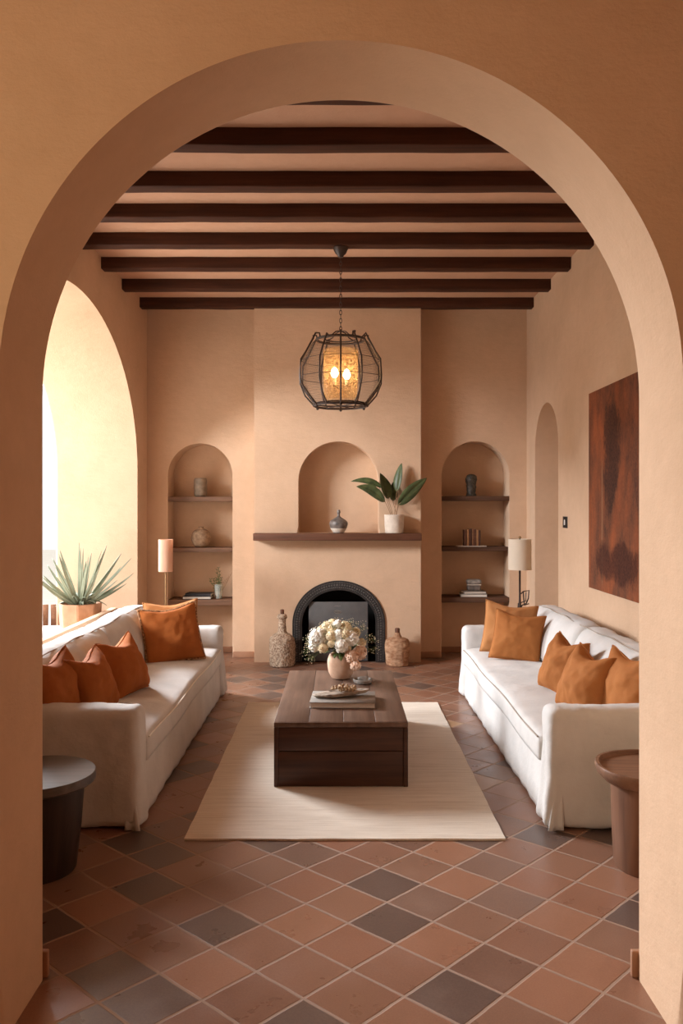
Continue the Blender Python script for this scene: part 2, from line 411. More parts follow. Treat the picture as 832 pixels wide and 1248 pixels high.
def arch_pts(c, hw, spring, rise, n=40, base=0.0):
    """opening outline from left foot to right foot"""
    pts = [(c-hw, base+(spring-base)*k/8) for k in range(8)]
    for i in range(n+1):
        a = pi-pi*i/n; pts.append((c+hw*cos(a), spring+rise*sin(a)))
    pts += [(c+hw, spring-(spring-base)*k/8) for k in range(1, 9)]; return pts
def wall_slab(name, u0, u1, v0, v1, openings, mapf, thick, mat, bev=.03, bev_back=.0, parent=None):
    """slab with arched openings standing on v0; mapf(u,v,t) with t 0 front .. thick back"""
    pts = [(u0, v0)]; arch = []
    flag = [False]
    for op in openings:
        for p in op: pts.append(p); flag.append(True)
    pts += [(u1, v0), (u1, v1), (u0, v1)]; flag += [False]*3
    bm = bmesh.new()
    F = [bm.verts.new(mapf(u, v, 0)) for u, v in pts]; B = [bm.verts.new(mapf(u, v, thick)) for u, v in pts]
    bm.faces.new(F); bm.faces.new(list(reversed(B))); n = len(pts)
    for i in range(n):
        j = (i+1) % n; bm.faces.new((F[j], F[i], B[i], B[j]))
    def edges(L):
        out = []; k = 0
        starts = []; idx = 1
        for op in openings:
            for q in range(len(op)-1):
                e = bm.edges.get((L[idx+q], L[idx+q+1])); out.append(e)
            idx += len(op)
        return out
    ef = edges(F); eb = edges(B)
    if bev: bmesh.ops.bevel(bm, geom=ef, offset=bev, segments=6, affect='EDGES', profile=.5, clamp_overlap=False)
    if bev_back:
        eb = [e for e in eb if e.is_valid]
        bmesh.ops.bevel(bm, geom=eb, offset=bev_back, segments=4, affect='EDGES', profile=.5, clamp_overlap=False)
    big = [f for f in bm.faces if len(f.verts) > 4]
    bmesh.ops.triangulate(bm, faces=big)
    return struct(fin(name, bm, mat, parent, angle=28, wn=True))

# ------------------------------------------------------------------ the setting
BACK = 8.42; BREAST = 8.17; LX = -1.92; RX = 1.86; CEIL = 3.512
def plane(name, x0, x1, y0, y1, z, mat, t=.1):
    bm = bmesh.new(); box(bm, x0, x1, y0, y1, z-t, z); return struct(fin(name, bm, mat, smooth=False))
plane('floor', -2.75, 2.9, -2.8, 9.0, 0, M_FLOOR)
plane('ground', -30, -2.75, -10, 30, -.02, M_STONE)
# arch wall between the hall and the living room
wall_slab('wall_front', -2.75, 2.75, 0, 4.0, [arch_pts(.003, .945, 1.845, .945, 72)], lambda u, v, t: (u, 2.335+t, v), .355, M_WALL, .068, .014)
# back wall with two shelf niches
nl = arch_pts(-1.391, .322, 1.81, .325, 40); nr = arch_pts(1.351, .338, 1.81, .345, 40)
wall_slab('wall_back', LX-.3, RX+.3, 0, 3.7, [nl, nr], lambda u, v, t: (u, BACK+t, v), .30, M_WALL, .022)
bm = bmesh.new(); box(bm, LX-.9, RX+.6, BACK+.30, BACK+.42, 0, 3.7); struct(fin('wall_back_recess', bm, M_WALL, smooth=False))
# left wall, deep, with the terrace arch
def ell(c, a, spring, rise, n=64): return arch_pts(c, a, spring, rise, n)
wall_slab('wall_left', 2.69, BACK+.3, 0, 3.7, [ell(6.2, 1.82, 1.84, 1.27)], lambda u, v, t: (LX-t, u, v), .78, M_WALL, .05, .03)
# right wall with an arched recess
wall_slab('wall_right', 2.69, BACK+.3, 0, 3.7, [arch_pts(7.63, .43, 2.02, .42, 40)], lambda u, v, t: (RX+t, u, v), .40, M_WALL, .03)
bm = bmesh.new(); box(bm, RX+.40, RX+.55, 2.69, BACK+.3, 0, 3.7); struct(fin('wall_right_recess', bm, M_WALL, smooth=False))
# chimney breast: lower half with the fire opening, upper half with the display niche
FX = -.010
wall_slab('wall_chimney_lower', -.828, .782, 0, 1.25, [arch_pts(FX, .448, .375, .415, 48)], lambda u, v, t: (u, BREAST+t, v), BACK-BREAST-.002, M_WALL, .012)
wall_slab('wall_chimney_upper', -.828, .782, 1.25, 3.6, [[(p[0], p[1]) for p in arch_pts(-.012, .39, 1.745, .39, 48, 1.25)]], lambda u, v, t: (u, BREAST+t, v), BACK-BREAST-.002, M_WALL, .018)
bm = bmesh.new(); box(bm, -2.75, 2.9, 2.69, BACK+.42, CEIL, CEIL+.12); struct(fin('ceiling', bm, M_CEIL, smooth=False))
# hall behind and around the camera
bm = bmesh.new(); box(bm, -2.75, 2.75, -2.8, 2.335, 3.6, 3.7); struct(fin('ceiling_hall', bm, M_HALL, smooth=False))
bm = bmesh.new(); box(bm, -2.75, 2.75, -2.9, -2.8, 0, 3.7); struct(fin('wall_hall_back', bm, M_HALL, smooth=False))
wall_slab('wall_hall_left', -2.8, 2.335, 0, 3.7, [arch_pts(0, .9, 1.9, .9, 40)], lambda u, v, t: (-2.4-t, u, v), .35, M_HALL, .03)
bm = bmesh.new(); box(bm, 2.4, 2.75, -2.8, 2.335, 0, 3.7); struct(fin('wall_hall_right', bm, M_HALL, smooth=False))

# baseboards
M_BASE = mottled('clay_baseboard', (150, 108, 82), (178, 134, 104), 5, .7, .3)
def base(name, *b):
    o = boxo(name, b, M_BASE, bev=.004); struct(o)
base('baseboard_back_left', -1.069+.006, -.828, BACK-.014, BACK, 0, .062)
base('baseboard_back_right', .782, 1.013-.006, BACK-.014, BACK, 0, .062)
base('baseboard_niche_left', -1.713, -1.069, BACK+.286, BACK+.30, 0, .062)
base('baseboard_niche_right', 1.013, 1.689, BACK+.286, BACK+.30, 0, .062)
base('baseboard_right', RX-.014, RX, 2.71, 7.19, 0, .062)
base('baseboard_front_right', .93, RX-.014, 2.69, 2.71, 0, .085)
base('baseboard_front_left', LX, -.93, 2.69, 2.71, 0, .085)

# low parapet in the terrace arch, behind the left sofa
bm = bmesh.new(); box(bm, LX-.055, LX+.008, 2.72, 7.28, 0, .635, .010, 3)
o = fin('wall_parapet', bm, M_WALL, angle=60); struct(o)

# ceiling beams
ys = [4.01+.575*i for i in range(8)]; ys[-1] = 8.06
ys = [4.045, 4.59, 5.17, 5.71, 6.30, 6.91, 7.56, 8.22]
bm_lab = ['first dark ceiling beam seen just under the crown of the arch', 'second dark ceiling beam counting from the arch crown',
          'third dark ceiling beam counting from the arch', 'fourth dark ceiling beam, ends hidden by arch curve', 'dark ceiling beam that carries the pendant lantern chain',
          'dark ceiling beam just behind the lantern chain beam', 'dark ceiling beam second from the chimney wall', 'dark ceiling beam nearest the chimney wall']
for i, y in enumerate(ys):
    bm = bmesh.new()
    box(bm, LX-.02, RX+.02, y-.112, y, 3.42, CEIL+.01, .007, 2)
    bmesh.ops.subdivide_edges(bm, edges=[e for e in bm.edges if abs(e.verts[0].co.x-e.verts[1].co.x) > 1], cuts=40)
    for v in bm.verts:
        v.co.z += .004*fbm((v.co.x, y, v.co.z), 3); v.co.y += .004*fbm((v.co.x, v.co.z, y+9), 3)
    o = fin('ceiling_beam', bm, M_BEAM, angle=50); tag(o, bm_lab[i], 'beam', 'dark timber ceiling beams')

# ------------------------------------------------------------------ fireplace
def ring_plate(name, cx, hw, spring, rise, width, y0, y1, mat, parent, base=0.0, n=60):
    outer = arch_pts(cx, hw, spring, rise, n, base); inner = arch_pts(cx, hw-width, spring, rise-width, n, base)
    bm = bmesh.new(); L = []
    for (a, b) in zip(outer, inner):
        L.append([bm.verts.new((a[0], y0, a[1])), bm.verts.new((b[0], y0, b[1])), bm.verts.new((b[0], y1, b[1])), bm.verts.new((a[0], y1, a[1]))])
    for A, B in zip(L, L[1:]):
        for k in range(4):
            l = (k+1) % 4; bm.faces.new((A[k], A[l], B[l], B[k]))
    bm.faces.new(L[0]); bm.faces.new(list(reversed(L[-1])))
    return fin(name, bm, mat, parent, angle=30)
fp = thing('fireplace_insert', 'black cast iron arched fireplace insert with grey panel under the mantel', 'fireplace', (FX, BREAST, 0))
def fpo(o):
    o.location = (-FX, -BREAST, 0); return o
fpo(ring_plate('surround', FX, .448, .375, .415, .092, BREAST-.012, BREAST+.05, M_IRON, fp, .004))
# raised studs and beads of the casting
bm = bmesh.new()
for row, (off, rr) in enumerate(((.020, .0065), (.042, .010), (.066, .0075))):
    P = arch_pts(FX, .448-off, .375, .415-off, 120, .02)
    d = 0; acc = []
    for a, b in zip(P, P[1:]):
        sl = math.dist(a, b); k = 0
        while d < sl:
            t = d/sl; acc.append((a[0]+(b[0]-a[0])*t, a[1]+(b[1]-a[1])*t)); d += rr*2.5
        d -= sl
    for p in acc:
        m = Matrix.Translation((p[0], BREAST-.012, p[1]))@Matrix.Diagonal((rr, rr*.6, rr, 1))
        bmesh.ops.create_icosphere(bm, subdivisions=1, radius=1, matrix=m)
fpo(fin('cast_ornament', bm, M_ORN, fp))
bm = bmesh.new()   # fire box lining
P = arch_pts(FX, .36, .375, .328, 40, .003)
A = [bm.verts.new((p[0], BREAST+.04, p[1])) for p in P]; B = [bm.verts.new((p[0]*.96+FX*.04, BACK-.012, p[1])) for p in P]
for i in range(len(P)-1): bm.faces.new((A[i], A[i+1], B[i+1], B[i]))
bm.faces.new(B); bm.faces.new((A[0], B[0], B[-1], A[-1])); fpo(fin('firebox', bm, M_FIREBLK, fp))
pn = fpo(boxo('fire_screen_panel', (-.302, .272, BREAST+.01, BREAST+.028, .01, .583), M_CAST, fp, .004))
bm = bmesh.new()
ex, ez = -.022, .485
pts = [(ex+.034*cos(a*pi/12), BREAST+.008, ez+.014*sin(a*pi/12)) for a in range(24)]
tube(bm, pts, .0028, 6, True)
for k in range(5):
    x = ex-.02+.01*k; tube(bm, [(x, BREAST+.008, ez-.008), (x+.003, BREAST+.007, ez), (x-.001, BREAST+.008, ez+.008)], .0022, 6)
em = fin('emblem', bm, M_BKG, pn); bm = bmesh.new()
tube(bm, [(ex-.03, BREAST+.009, ez+.055), (ex-.01, BREAST+.009, ez+.058), (ex+.01, BREAST+.009, ez+.055), (ex+.03, BREAST+.009, ez+.058)], .002, 6)
fin('upper_mark', bm, M_BKG, pn)
# mantel shelf
bm = bmesh.new(); box(bm, -.822, .775, BREAST-.17, BREAST, 1.182, 1.250, .005, 2)
tag(fin('mantel_shelf', bm, M_MANTEL, angle=60), 'thick brown wooden mantel shelf across the chimney breast', 'shelf')

# niche shelves
sl = {0: ['top', 'middle', 'bottom']}
def shelves(x0, x1, zs, mat, side, grp):
    lab = {'L': ['grey brown shelf holding the ribbed cylinder vase', 'grey brown shelf holding the round taupe vase', 'grey brown shelf holding dark books and twigs'],
           'R': ['dark wooden shelf holding the black carved figure', 'dark wooden shelf holding the row of brown books', 'dark wooden shelf holding the grey box on flat books']}[side]
    for (zt, zb), l in zip(zs, lab):
        bm = bmesh.new(); box(bm, x0+.008, x1-.006, BACK+.001, BACK+.302, zb, zt, .004, 2)
        tag(fin('niche_shelf', bm, mat, angle=60), l, 'shelf', grp)
shelves(-1.722, -1.062, [(1.603, 1.556), (1.093, 1.050), (.576, .520)], M_SHELF, 'L', 'wooden shelves in the niche by the peach lamp')
shelves(1.008, 1.694, [(1.610, 1.563), (1.102, 1.060), (.600, .548)], M_SHELFD, 'R', 'wooden shelves in the niche by the white lamp')
NY = BACK+.11   # where niche objects stand

# ------------------------------------------------------------------ vases and shelf objects
def prof_vase(pts, n=6):
    """smooth profile by Catmull-Rom"""
    out = []
    P = [pts[0]]+pts+[pts[-1]]
    for i in range(1, len(P)-2):
        for k in range(n):
            t = k/n; a, b, c, d = P[i-1], P[i], P[i+1], P[i+2]
            out.append(tuple(.5*((2*b[j])+(-a[j]+c[j])*t+(2*a[j]-5*b[j]+4*c[j]-d[j])*t*t+(-a[j]+3*b[j]-3*c[j]+d[j])*t**3) for j in range(2)))
    out.append(pts[-1]); return [(max(.0005, r), z) for r, z in out]
def vase(name, label, cat, loc, pts, mat, seg=40, fn=None, inner=True, group=None):
    p = prof_vase(pts); 
    if inner:
        top = p[-1]; p = p+[(top[0]-.006, top[1]-.002), (top[0]-.009, top[1]-.03)]
    bm = bmesh.new(); lathe(bm, p, seg, fn=fn)
    o = fin(name, bm, mat, angle=60); o.location = loc; return tag(o, label, cat, group)
vase('cylinder_vase', 'ribbed grey green cylinder vase on the top shelf by the left niche', 'vase', (-1.405, NY, 1.603),
     [(.045, 0), (.058, .012), (.064, .04), (.065, .15), (.062, .178), (.055, .188), (.040, .190)], M_SAGE, 72, lambda a, z: 1+.02*cos(24*a))
vase('round_vase', 'round taupe speckled pot with a tiny neck on a shelf', 'vase', (-1.40, NY, 1.093),
     [(.035, 0), (.07, .018), (.096, .07), (.098, .105), (.078, .16), (.034, .188), (.024, .193), (.028, .208)], M_TAUPE)
vase('gourd_bottle', 'small grey glazed gourd bottle with white foot on the mantel', 'bottle', (-.012, BREAST-.03, 1.25),
     [(.050, 0), (.058, .018), (.078, .05), (.088, .085), (.080, .115), (.045, .140), (.018, .158), (.013, .185), (.018, .200), (.012, .225)], M_GREYC)
ft = latheo('foot_band', [(.049, .001), (.060, .018), (.0795, .045), (.0795, .047), (.06, .047)], M_WPOT, None)
ft.parent = bpy.data.objects['gourd_bottle']
ft['label'] = 'white unglazed foot'
# black carved figure
bm = bmesh.new()
lathe(bm, prof_vase([(.048, 0), (.052, .012), (.044, .03), (.046, .07), (.050, .10), (.046, .115), (.052, .135), (.058, .165), (.052, .20), (.03, .218), (.001, .224)]), 40,
      fn=lambda a, z: 1+.06*sin(5*a+z*60)*cos(z*110))
o = fin('carved_figure', bm, M_BLKC, angle=70); o.location = (1.325, NY, 1.61); tag(o, 'black carved stone figure alone on the top shelf', 'figurine')

# vessels beside the fire
def rough(amp, s): return lambda a, z: 1+amp*fbm((cos(a)*.3, sin(a)*.3, z*1.5), s, 3)
bt = thing('stoneware_bottle', 'tall crusted pale stoneware bottle with cork left of fireplace', 'bottle', (-.545, 7.99, 0))
bm = bmesh.new(); lathe(bm, prof_vase([(.095, 0), (.115, .012), (.120, .08), (.121, .20), (.112, .26), (.075, .298), (.044, .32), (.036, .38), (.034, .435), (.046, .452), (.044, .475), (.03, .488), (.012, .49)], 8), 64, fn=rough(.07, 22))
fin('body', bm, M_STONEW, bt, angle=80)
latheo('cork', [(.017, .485), (.019, .525), (.015, .532)], M_MANTEL, bt, 16)
jg = thing('stone_jug', 'squat brown clay jug with stopper right of fireplace', 'jug', (.545, 8.02, 0))
bm = bmesh.new(); lathe(bm, prof_vase([(.088, 0), (.104, .01), (.112, .08), (.118, .18), (.110, .235), (.085, .255), (.05, .265), (.034, .285), (.028, .31)], 8), 64, fn=rough(.05, 12))
fin('body', bm, M_JUG, jg, angle=80)
latheo('stopper', [(.022, .30), (.024, .345), (.019, .352)], M_MANTEL, jg, 16)

# books
def book(name, label, w, d, h, loc, rz, cover, group=None, upright=False):
    """lying book: w along x (spine side length), d depth, h thickness; spine toward -y"""
    b = thing(name, label, 'book', loc, rz, group)
    c = bmesh.new(); t = min(.004, h*.16)
    box(c, -w/2, w/2, -d/2, d/2, 0, t, .001, 1); box(c, -w/2, w/2, -d/2, d/2, h-t, h, .001, 1); box(c, -w/2, w/2, -d/2, -d/2+t, t*.5, h-t*.5)
    fin('cover', c, cover, b, angle=60)
    c = bmesh.new(); box(c, -w/2+.005, w/2-.005, -d/2+t, d/2-.005, t, h-t); fin('pages', c, M_PAPER, b, smooth=False)
    if upright: b.rotation_euler = (0, -pi/2, rz)
    return b
book('book', 'lower dark book lying under another beside the twigs', .285, .19, .030, (-1.435, NY+.02, .576), radians(182), M_BKD, 'dark books lying on the bottom shelf')
book('book', 'upper charcoal book lying flat beside the twigs', .26, .17, .028, (-1.415, NY+.02, .606), radians(-4), M_BKD, 'dark books lying on the bottom shelf')
book('book', 'larger grey book at the bottom of stack under the box', .265, .19, .030, (1.345, NY+.01, .600), radians(177), M_BKG, 'grey books lying under the stone box')
book('book', 'smaller pale taupe book between the box and larger book', .225, .165, .026, (1.350, NY+.01, .630), radians(185), M_BKG, 'grey books lying under the stone box')
bx = thing('lidded_box', 'grey rounded lidded box on top of two flat books', 'box', (1.352, NY+.01, .656))
softbox('base', (.135, .10, .058), .018, M_GREYC, bx, .012, lo=(-.0675, -.05, 0))
boxo('rim', (-.07, .07, -.052, .052, .058, .066), M_PAPER, bx, .002)
softbox('lid', (.15, .112, .050), .022, M_GDISH, bx, .012, lo=(-.075, -.056, .066))
# upright brown books on a thin pale tray
try_ = boxo('book_tray', (-.145, .145, -.07, .07, 0, .010), M_WPOT, None, .003)
try_.location = (1.325, NY, 1.102); tag(try_, 'thin white tray under the row of brown books', 'tray')
x = 1.245
ths = [.026, .022, .028, .018, .024, .020, .022]
hs = [.16, .165, .17, .172, .165, .16, .155]
lb = ['brown leather book first in the row, nearest chimney', 'darker brown book second in the row from chimney', 'tan leather book third in the row from chimney',
      'tall thin brown book at the middle of the row', 'brown book fifth in the row from chimney', 'thin dark book second from the lamp end of row', 'brown leather book at the lamp end of the row']
for i, (th, hh) in enumerate(zip(ths, hs)):
    b = thing('leather_book', lb[i], 'book', (x+th/2, NY-.005, 1.112), 0, 'brown books standing on the shelf tray')
    c = bmesh.new(); d2 = .055; t = .003
    box(c, -th/2+.001, -th/2+t, -d2, d2, 0, hh, .0008, 1); box(c, th/2-t, th/2-.001, -d2, d2, 0, hh, .0008, 1); box(c, -th/2+.001, th/2-.001, -d2-.002, -d2+t, 0, hh, .0015, 2)
    fin('cover', c, M_BOOKB[i % 4], b, angle=60)
    c = bmesh.new(); box(c, -th/2+t, th/2-t, -d2+t, d2-.004, .003, hh-.004); fin('pages', c, M_PAPER, b, smooth=False)
    x += th+.001

# glass vase with sprigs
def leafmesh(bm, base, tip, width, droop=0, up=Vector((0, 0, 1)), n=8, fold=.15, wprof=None, twist=0):
    base = Vector(base); tip = Vector(tip); ax = tip-base; L = ax.length
    side = ax.cross(up); side = side.normalized() if side.length > 1e-5 else Vector((1, 0, 0))
    if twist: side = Matrix.Rotation(twist, 3, ax.normalized())@side
    nn = side.cross(ax).normalized()
    prev = None
    for i in range(n+1):
        t = i/n
        c = base+ax*t+Vector((0, 0, 1))*(droop*L*4*t*(1-t))
        w = width*(wprof(t) if wprof else sin(pi*min(1, t*1.0+.02))**.8)
        w = max(w, .0004)
        cur = [bm.verts.new(c-side*w/2+nn*fold*w), bm.verts.new(c), bm.verts.new(c+side*w/2+nn*fold*w)]
        if prev:
            bm.faces.new((prev[0], prev[1], cur[1], cur[0])); bm.faces.new((prev[1], prev[2], cur[2], cur[1]))
        prev = cur
def solid(o, t=.001):
    m = o.modifiers.new('s', 'SOLIDIFY'); m.thickness = t; m.offset = 0; return o
gv = thing('glass_vase', 'clear glass tumbler vase at the end of a shelf', 'vase', (-1.222, NY, .576))
bm = bmesh.new(); lathe(bm, [(.030, 0), (.034, .004), (.040, .07), (.043, .145), (.0405, .145), (.037, .07), (.031, .008), (.001, .008)], 28)
fin('glass', bm, M_GLASS, gv)
sg = thing('sprig_bunch', 'green berry sprigs with dry twigs standing in glass vase', 'sprigs', (-1.222, NY, .585))
bm = bmesh.new(); bl_ = bmesh.new(); dr = bmesh.new()
rnd = random.Random(3)
for k in range(7):
    a = rnd.uniform(-1, 1); dx = -.09+.03*k if k < 5 else -.01; h = .17+.03*rnd.random() if k < 5 else .28
    if k == 6: dx, h = .0, .30
    P = [Vector((rnd.uniform(-.01, .01), 0, 0))+Vector((dx*t**1.3, .02*a*t, h*t)) for t in [i/8 for i in range(9)]]
    tube(bm, P, .0022, 5)
    for i in range(3, 9):
        for s in (-1, 1):
            p = P[i]; leafmesh(bl_, p, p+Vector((s*.018+rnd.uniform(-.006, .006), rnd.uniform(-.012, .012), .012)), .010, n=4)
            bmesh.ops.create_icosphere(bl_, subdivisions=1, radius=.0045, matrix=Matrix.Translation(p+Vector((s*.007, rnd.uniform(-.008, .008), .004))))
for k in range(6):
    dx = .03+.022*k; h = .16+.02*k
    P = [Vector((.005, 0, 0))+Vector((dx*t**1.2+.006*sin(6*t+k), .015*sin(k*2.)*t, h*t)) for t in [i/7 for i in range(8)]]
    tube(dr, P, .0014, 5)
    for i in (4, 5, 6): tube(dr, [P[i], P[i]+Vector((.012*(-1)**i, 0, .022))], .001, 4)
fin('stem', bm, M_SPRIG, sg); solid(fin('leaves', bl_, M_SPRIG, sg, recalc=False), .0006); fin('dry_twig', dr, M_DRY, sg)

# ------------------------------------------------------------------ potted plants
pp = thing('potted_plant', 'broad leaved green plant in small whitewashed pot on mantel', 'plant', (.520, BREAST-.085, 1.25))
bm = bmesh.new(); lathe(bm, [(.078, 0), (.086, .006), (.092, .08), (.094, .165), (.096, .172), (.094, .178), (.082, .178), (.080, .150), (.001, .150)], 40, fn=lambda a, z: 1+.008*sin(6*a+z*40))
fin('pot', bm, M_WPOT, pp); latheo('soil', [(.078, .150), (.074, .158), (.001, .162)], M_SOIL, pp, 24)
PXM = 7.98/1030
def plant_pt(px, py, dy): return Vector(((px-414)*PXM-.520, dy, 1.5-(py-618)*PXM-1.25))
O = lambda cx, cy: (425+cx/7.92, 555+cy/7.92)
specs = [  # stem top (crop px), tip, width m, dy, mid bend
    ((355, 450), (70, 300), .075, -.05, .14, -.6), ((330, 310), (20, 248), .055, .02, .10, .5), ((385, 420), (305, 165), .105, .0, -.02, 1.2),
    ((470, 350), (520, 65), .068, .02, .03, -1.1), ((480, 480), (760, 215), .095, -.03, .06, .9), ((500, 440), (740, 268), .06, .04, .05, .3), ((430, 440), (440, 250), .07, .05, 0, .6)]
wp = lambda t: (sin(pi*(t**.8))**.75)*(1-.25*t)
for i, (b, tp, wd, dy, drp, tw) in enumerate(specs):
    bp = plant_pt(*O(*b), dy*.4); tpp = plant_pt(*O(*tp), dy*1.6)
    root = Vector((.01*(i-3)*.9, dy*.2, .155))
    bm = bmesh.new(); leafmesh(bm, bp, tpp, wd*1.45, drp, Vector((0, -1, .25)), 14, .22, wp, tw*.5)
    lf = solid(fin('leaf', bm, M_LEAF, pp, recalc=False), .0012)
    bm = bmesh.new(); mid = (root+bp)/2+Vector((0, 0, .01)); tube(bm, [root, mid, bp, bp+(tpp-bp)*.1], .0028, 6)
    fin('stalk', bm, M_DRY, pp)

# agave on terrace
ax_, ay_ = -2.165, 7.05
st = thing('white_stool', 'white wooden stool under the agave planter behind the sofa', 'stool', (ax_, ay_, -.02))
boxo('seat', (-.13, .13, -.2, .2, .485, .515), M_WHITE, st)
for sx in (-1, 1):
    for sy in (-1, 1): boxo('leg', (sx*.11-.018, sx*.11+.018, sy*.17-.018, sy*.17+.018, 0, .485), M_WHITE, st)
ag = thing('agave_plant', 'spiky grey green agave in octagonal terracotta planter', 'plant', (ax_, ay_, .496))
bm = bmesh.new(); lathe(bm, [(.150, 0), (.165, .01), (.178, .205), (.165, .205), (.16, .17), (.001, .17)], 8); bmesh.ops.rotate(bm, verts=bm.verts, matrix=Matrix.Rotation(radians(10), 3, 'Z'))
es = [e for e in bm.edges if abs(e.verts[0].co.z-e.verts[1].co.z) > .1 or min(e.verts[0].co.z, e.verts[1].co.z) > .2]
bmesh.ops.bevel(bm, geom=es, offset=.006, segments=2, affect='EDGES')
fin('planter', bm, M_TERRA, ag, angle=30); latheo('soil', [(.158, .168), (.1, .18), (.001, .185)], M_SOIL, ag, 16)
AS = 7.05/1030
def agp(px, py, dy): return Vector(((px-414)*AS-ax_, dy, 1.5-(py-618)*AS-.496))
tips = [(69.5, 668.8), (57, 681), (52, 689), (45, 692), (62, 711), (90, 669), (97, 661.5), (110.6, 674), (117, 677), (134, 664), (156, 681), (158, 700), (152, 712), (82.5, 676), (74, 690), (140, 676), (125, 690), (104, 684), (50, 700)]
rnd = random.Random(5)
agw = lambda t: (1-t)**.55*(.55+.9*t*(1-t)+.45*min(1, t*3))
for i, (tx, ty) in enumerate(tips):
    dy = rnd.uniform(-.22, .22); t = agp(tx, ty, dy)
    b = Vector((.035*(t.x)/.4, dy*.15, .185)); bm = bmesh.new()
    leafmesh(bm, b, t, .034, -.05 if ty > 685 else -.02, Vector((0, -1, .3)), 14, .3, agw, rnd.uniform(-.4, .4))
    solid(fin('leaf', bm, M_AGAVE, ag, recalc=False), .003)
for i, (tx, ty, w_) in enumerate([(48, 703, .03), (66, 676, .028), (149, 690, .03), (128, 671, .028), (104, 668, .028), (60, 699, .03), (145, 706, .028)]):
    t = agp(tx, ty, rnd.uniform(-.15, .15)); bm = bmesh.new()
    leafmesh(bm, Vector((.08*t.x, 0, .185)), t, w_, -.04, Vector((0, -1, .3)), 14, .3, agw, rnd.uniform(-.3, .3))
    solid(fin('leaf', bm, M_AGAVE, ag, recalc=False), .003)
for i in range(16):   # short, curled lower leaves
    a = rnd.uniform(0, 2*pi); r = rnd.uniform(.11, .2); b = Vector((.02*cos(a), .02*sin(a), .185)); bm = bmesh.new()
    leafmesh(bm, b, b+Vector((r*cos(a), r*sin(a), rnd.uniform(-.02, .10))), .034, .18, Vector((0, 0, 1)), 10, .3, agw)
    solid(fin('leaf', bm, M_AGAVE, ag, recalc=False), .003)

# slatted terrace chair
ch = thing('slatted_chair', 'brown slatted wooden armchair out on the terrace', 'chair', (-2.66, 7.62, -.02), radians(6)); ch.scale = (.9, .9, .88)
for sx in (-.26, .26):
    for sy in (-.26, .26): boxo('leg', (sx-.02, sx+.02, sy-.02, sy+.02, 0, .66 if sy < 0 else .72), M_CHAIR, ch)
    bm = bmesh.new(); tube(bm, [(sx, -.3, .645), (sx, 0, .68), (sx, .32, .73)], .022, 8); fin('armrest', bm, M_CHAIR, ch)
    for k in range(5): boxo('slat', (sx-.009, sx+.009, -.2+.09*k-.02, -.2+.09*k+.02, .38, .665+.012*k), M_CHAIR, ch)
for k in range(6): boxo('slat', (-.24+.08*k, -.185+.08*k, .25, .27, .38, .70), M_CHAIR, ch)
boxo('seat', (-.27, .27, -.28, .28, .36, .39), M_CHAIR, ch)
softbox('cushion', (.46, .46, .10), .045, M_LINEN, ch, .04, lo=(-.23, -.24, .39))

# ------------------------------------------------------------------ rug and coffee table
bm = bmesh.new()
RN = (60, 110)
def rp(i, j, z):
    u, v = i/RN[0], j/RN[1]
    x = -.70+1.445*u; y = 3.80+2.66*v
    x += .004*fbm((0, y, 7), 3)*(1 if u > .5 else -1)*(abs(u-.5)*2)**4; y += .006*fbm((x, 5, 0), 3)*(abs(v-.5)*2)**4
    return (x, y, z+.0012*fbm((x, y, 1), 4) if z > .003 else z)
T = [[bm.verts.new(rp(i, j, .009)) for j in range(RN[1]+1)] for i in range(RN[0]+1)]
for i in range(RN[0]):
    for j in range(RN[1]): bm.faces.new((T[i][j], T[i+1][j], T[i+1][j+1], T[i][j+1]))
r = bmesh.ops.extrude_face_region(bm, geom=[e for e in bm.edges if e.is_boundary])
for v in [g for g in r['geom'] if isinstance(g, bmesh.types.BMVert)]: v.co.z = .0005
tag(fin('woven_rug', bm, M_RUG, angle=40), 'pale cream flatwoven rug lying under the coffee table', 'rug')

ct = thing('coffee_table', 'long dark wooden block coffee table standing on the pale rug', 'table', (.006, 5.215, .010))
hx, hy, tz = .357, .715, .344
bm = bmesh.new()
for i, (a, b) in enumerate(((-hx, -.172), (-.172, .012), (.012, .185), (.185, hx))):
    box(bm, a+.0008, b-.0008, -hy+.0122, hy-.002, tz-.028, tz, .0018, 2)
box(bm, -hx, hx, -hy, -hy+.012, tz-.028, tz-.001, .003, 2)
fin('table_top', bm, M_TABLET, ct, angle=60)
def board_panel(name, axis, sgn):
    bm = bmesh.new()
    zz = [.0, .188, tz-.0285]
    if axis == 'y':
        y0, y1 = (sgn*hy-sgn*.022, sgn*(hy-.004)); y0, y1 = min(y0, y1), max(y0, y1)
        for a, b in zip(zz, zz[1:]): box(bm, -hx+.024, hx-.024, y0, y1, a+.0015, b-.0015, .003, 2)
    else:
        x0, x1 = sgn*hx-sgn*.022, sgn*(hx-.004); x0, x1 = min(x0, x1), max(x0, x1)
        for a, b in zip(zz, zz[1:]): box(bm, x0, x1, -hy+.024, hy-.024, a+.0015, b-.0015, .003, 2)
    return fin(name, bm, M_TABLE, ct, angle=60)
board_panel('front_panel', 'y', -1); board_panel('back_panel', 'y', 1); board_panel('side_panel', 'x', -1); board_panel('side_panel', 'x', 1)
for sx in (-1, 1):
    for sy in (-1, 1):
        x0, x1 = sorted((sx*hx, sx*(hx-.024))); y0, y1 = sorted((sy*hy, sy*(hy-.024)))
        boxo('corner_post', (x0, x1, y0, y1, 0, tz-.0285), M_TABLE, ct, .003)
TT = .354
bk = book('large_book', 'large flat grey brown book on the coffee table near end', .375, .30, .034, (.020, 4.955, TT+.0005), radians(178), M_BKG)
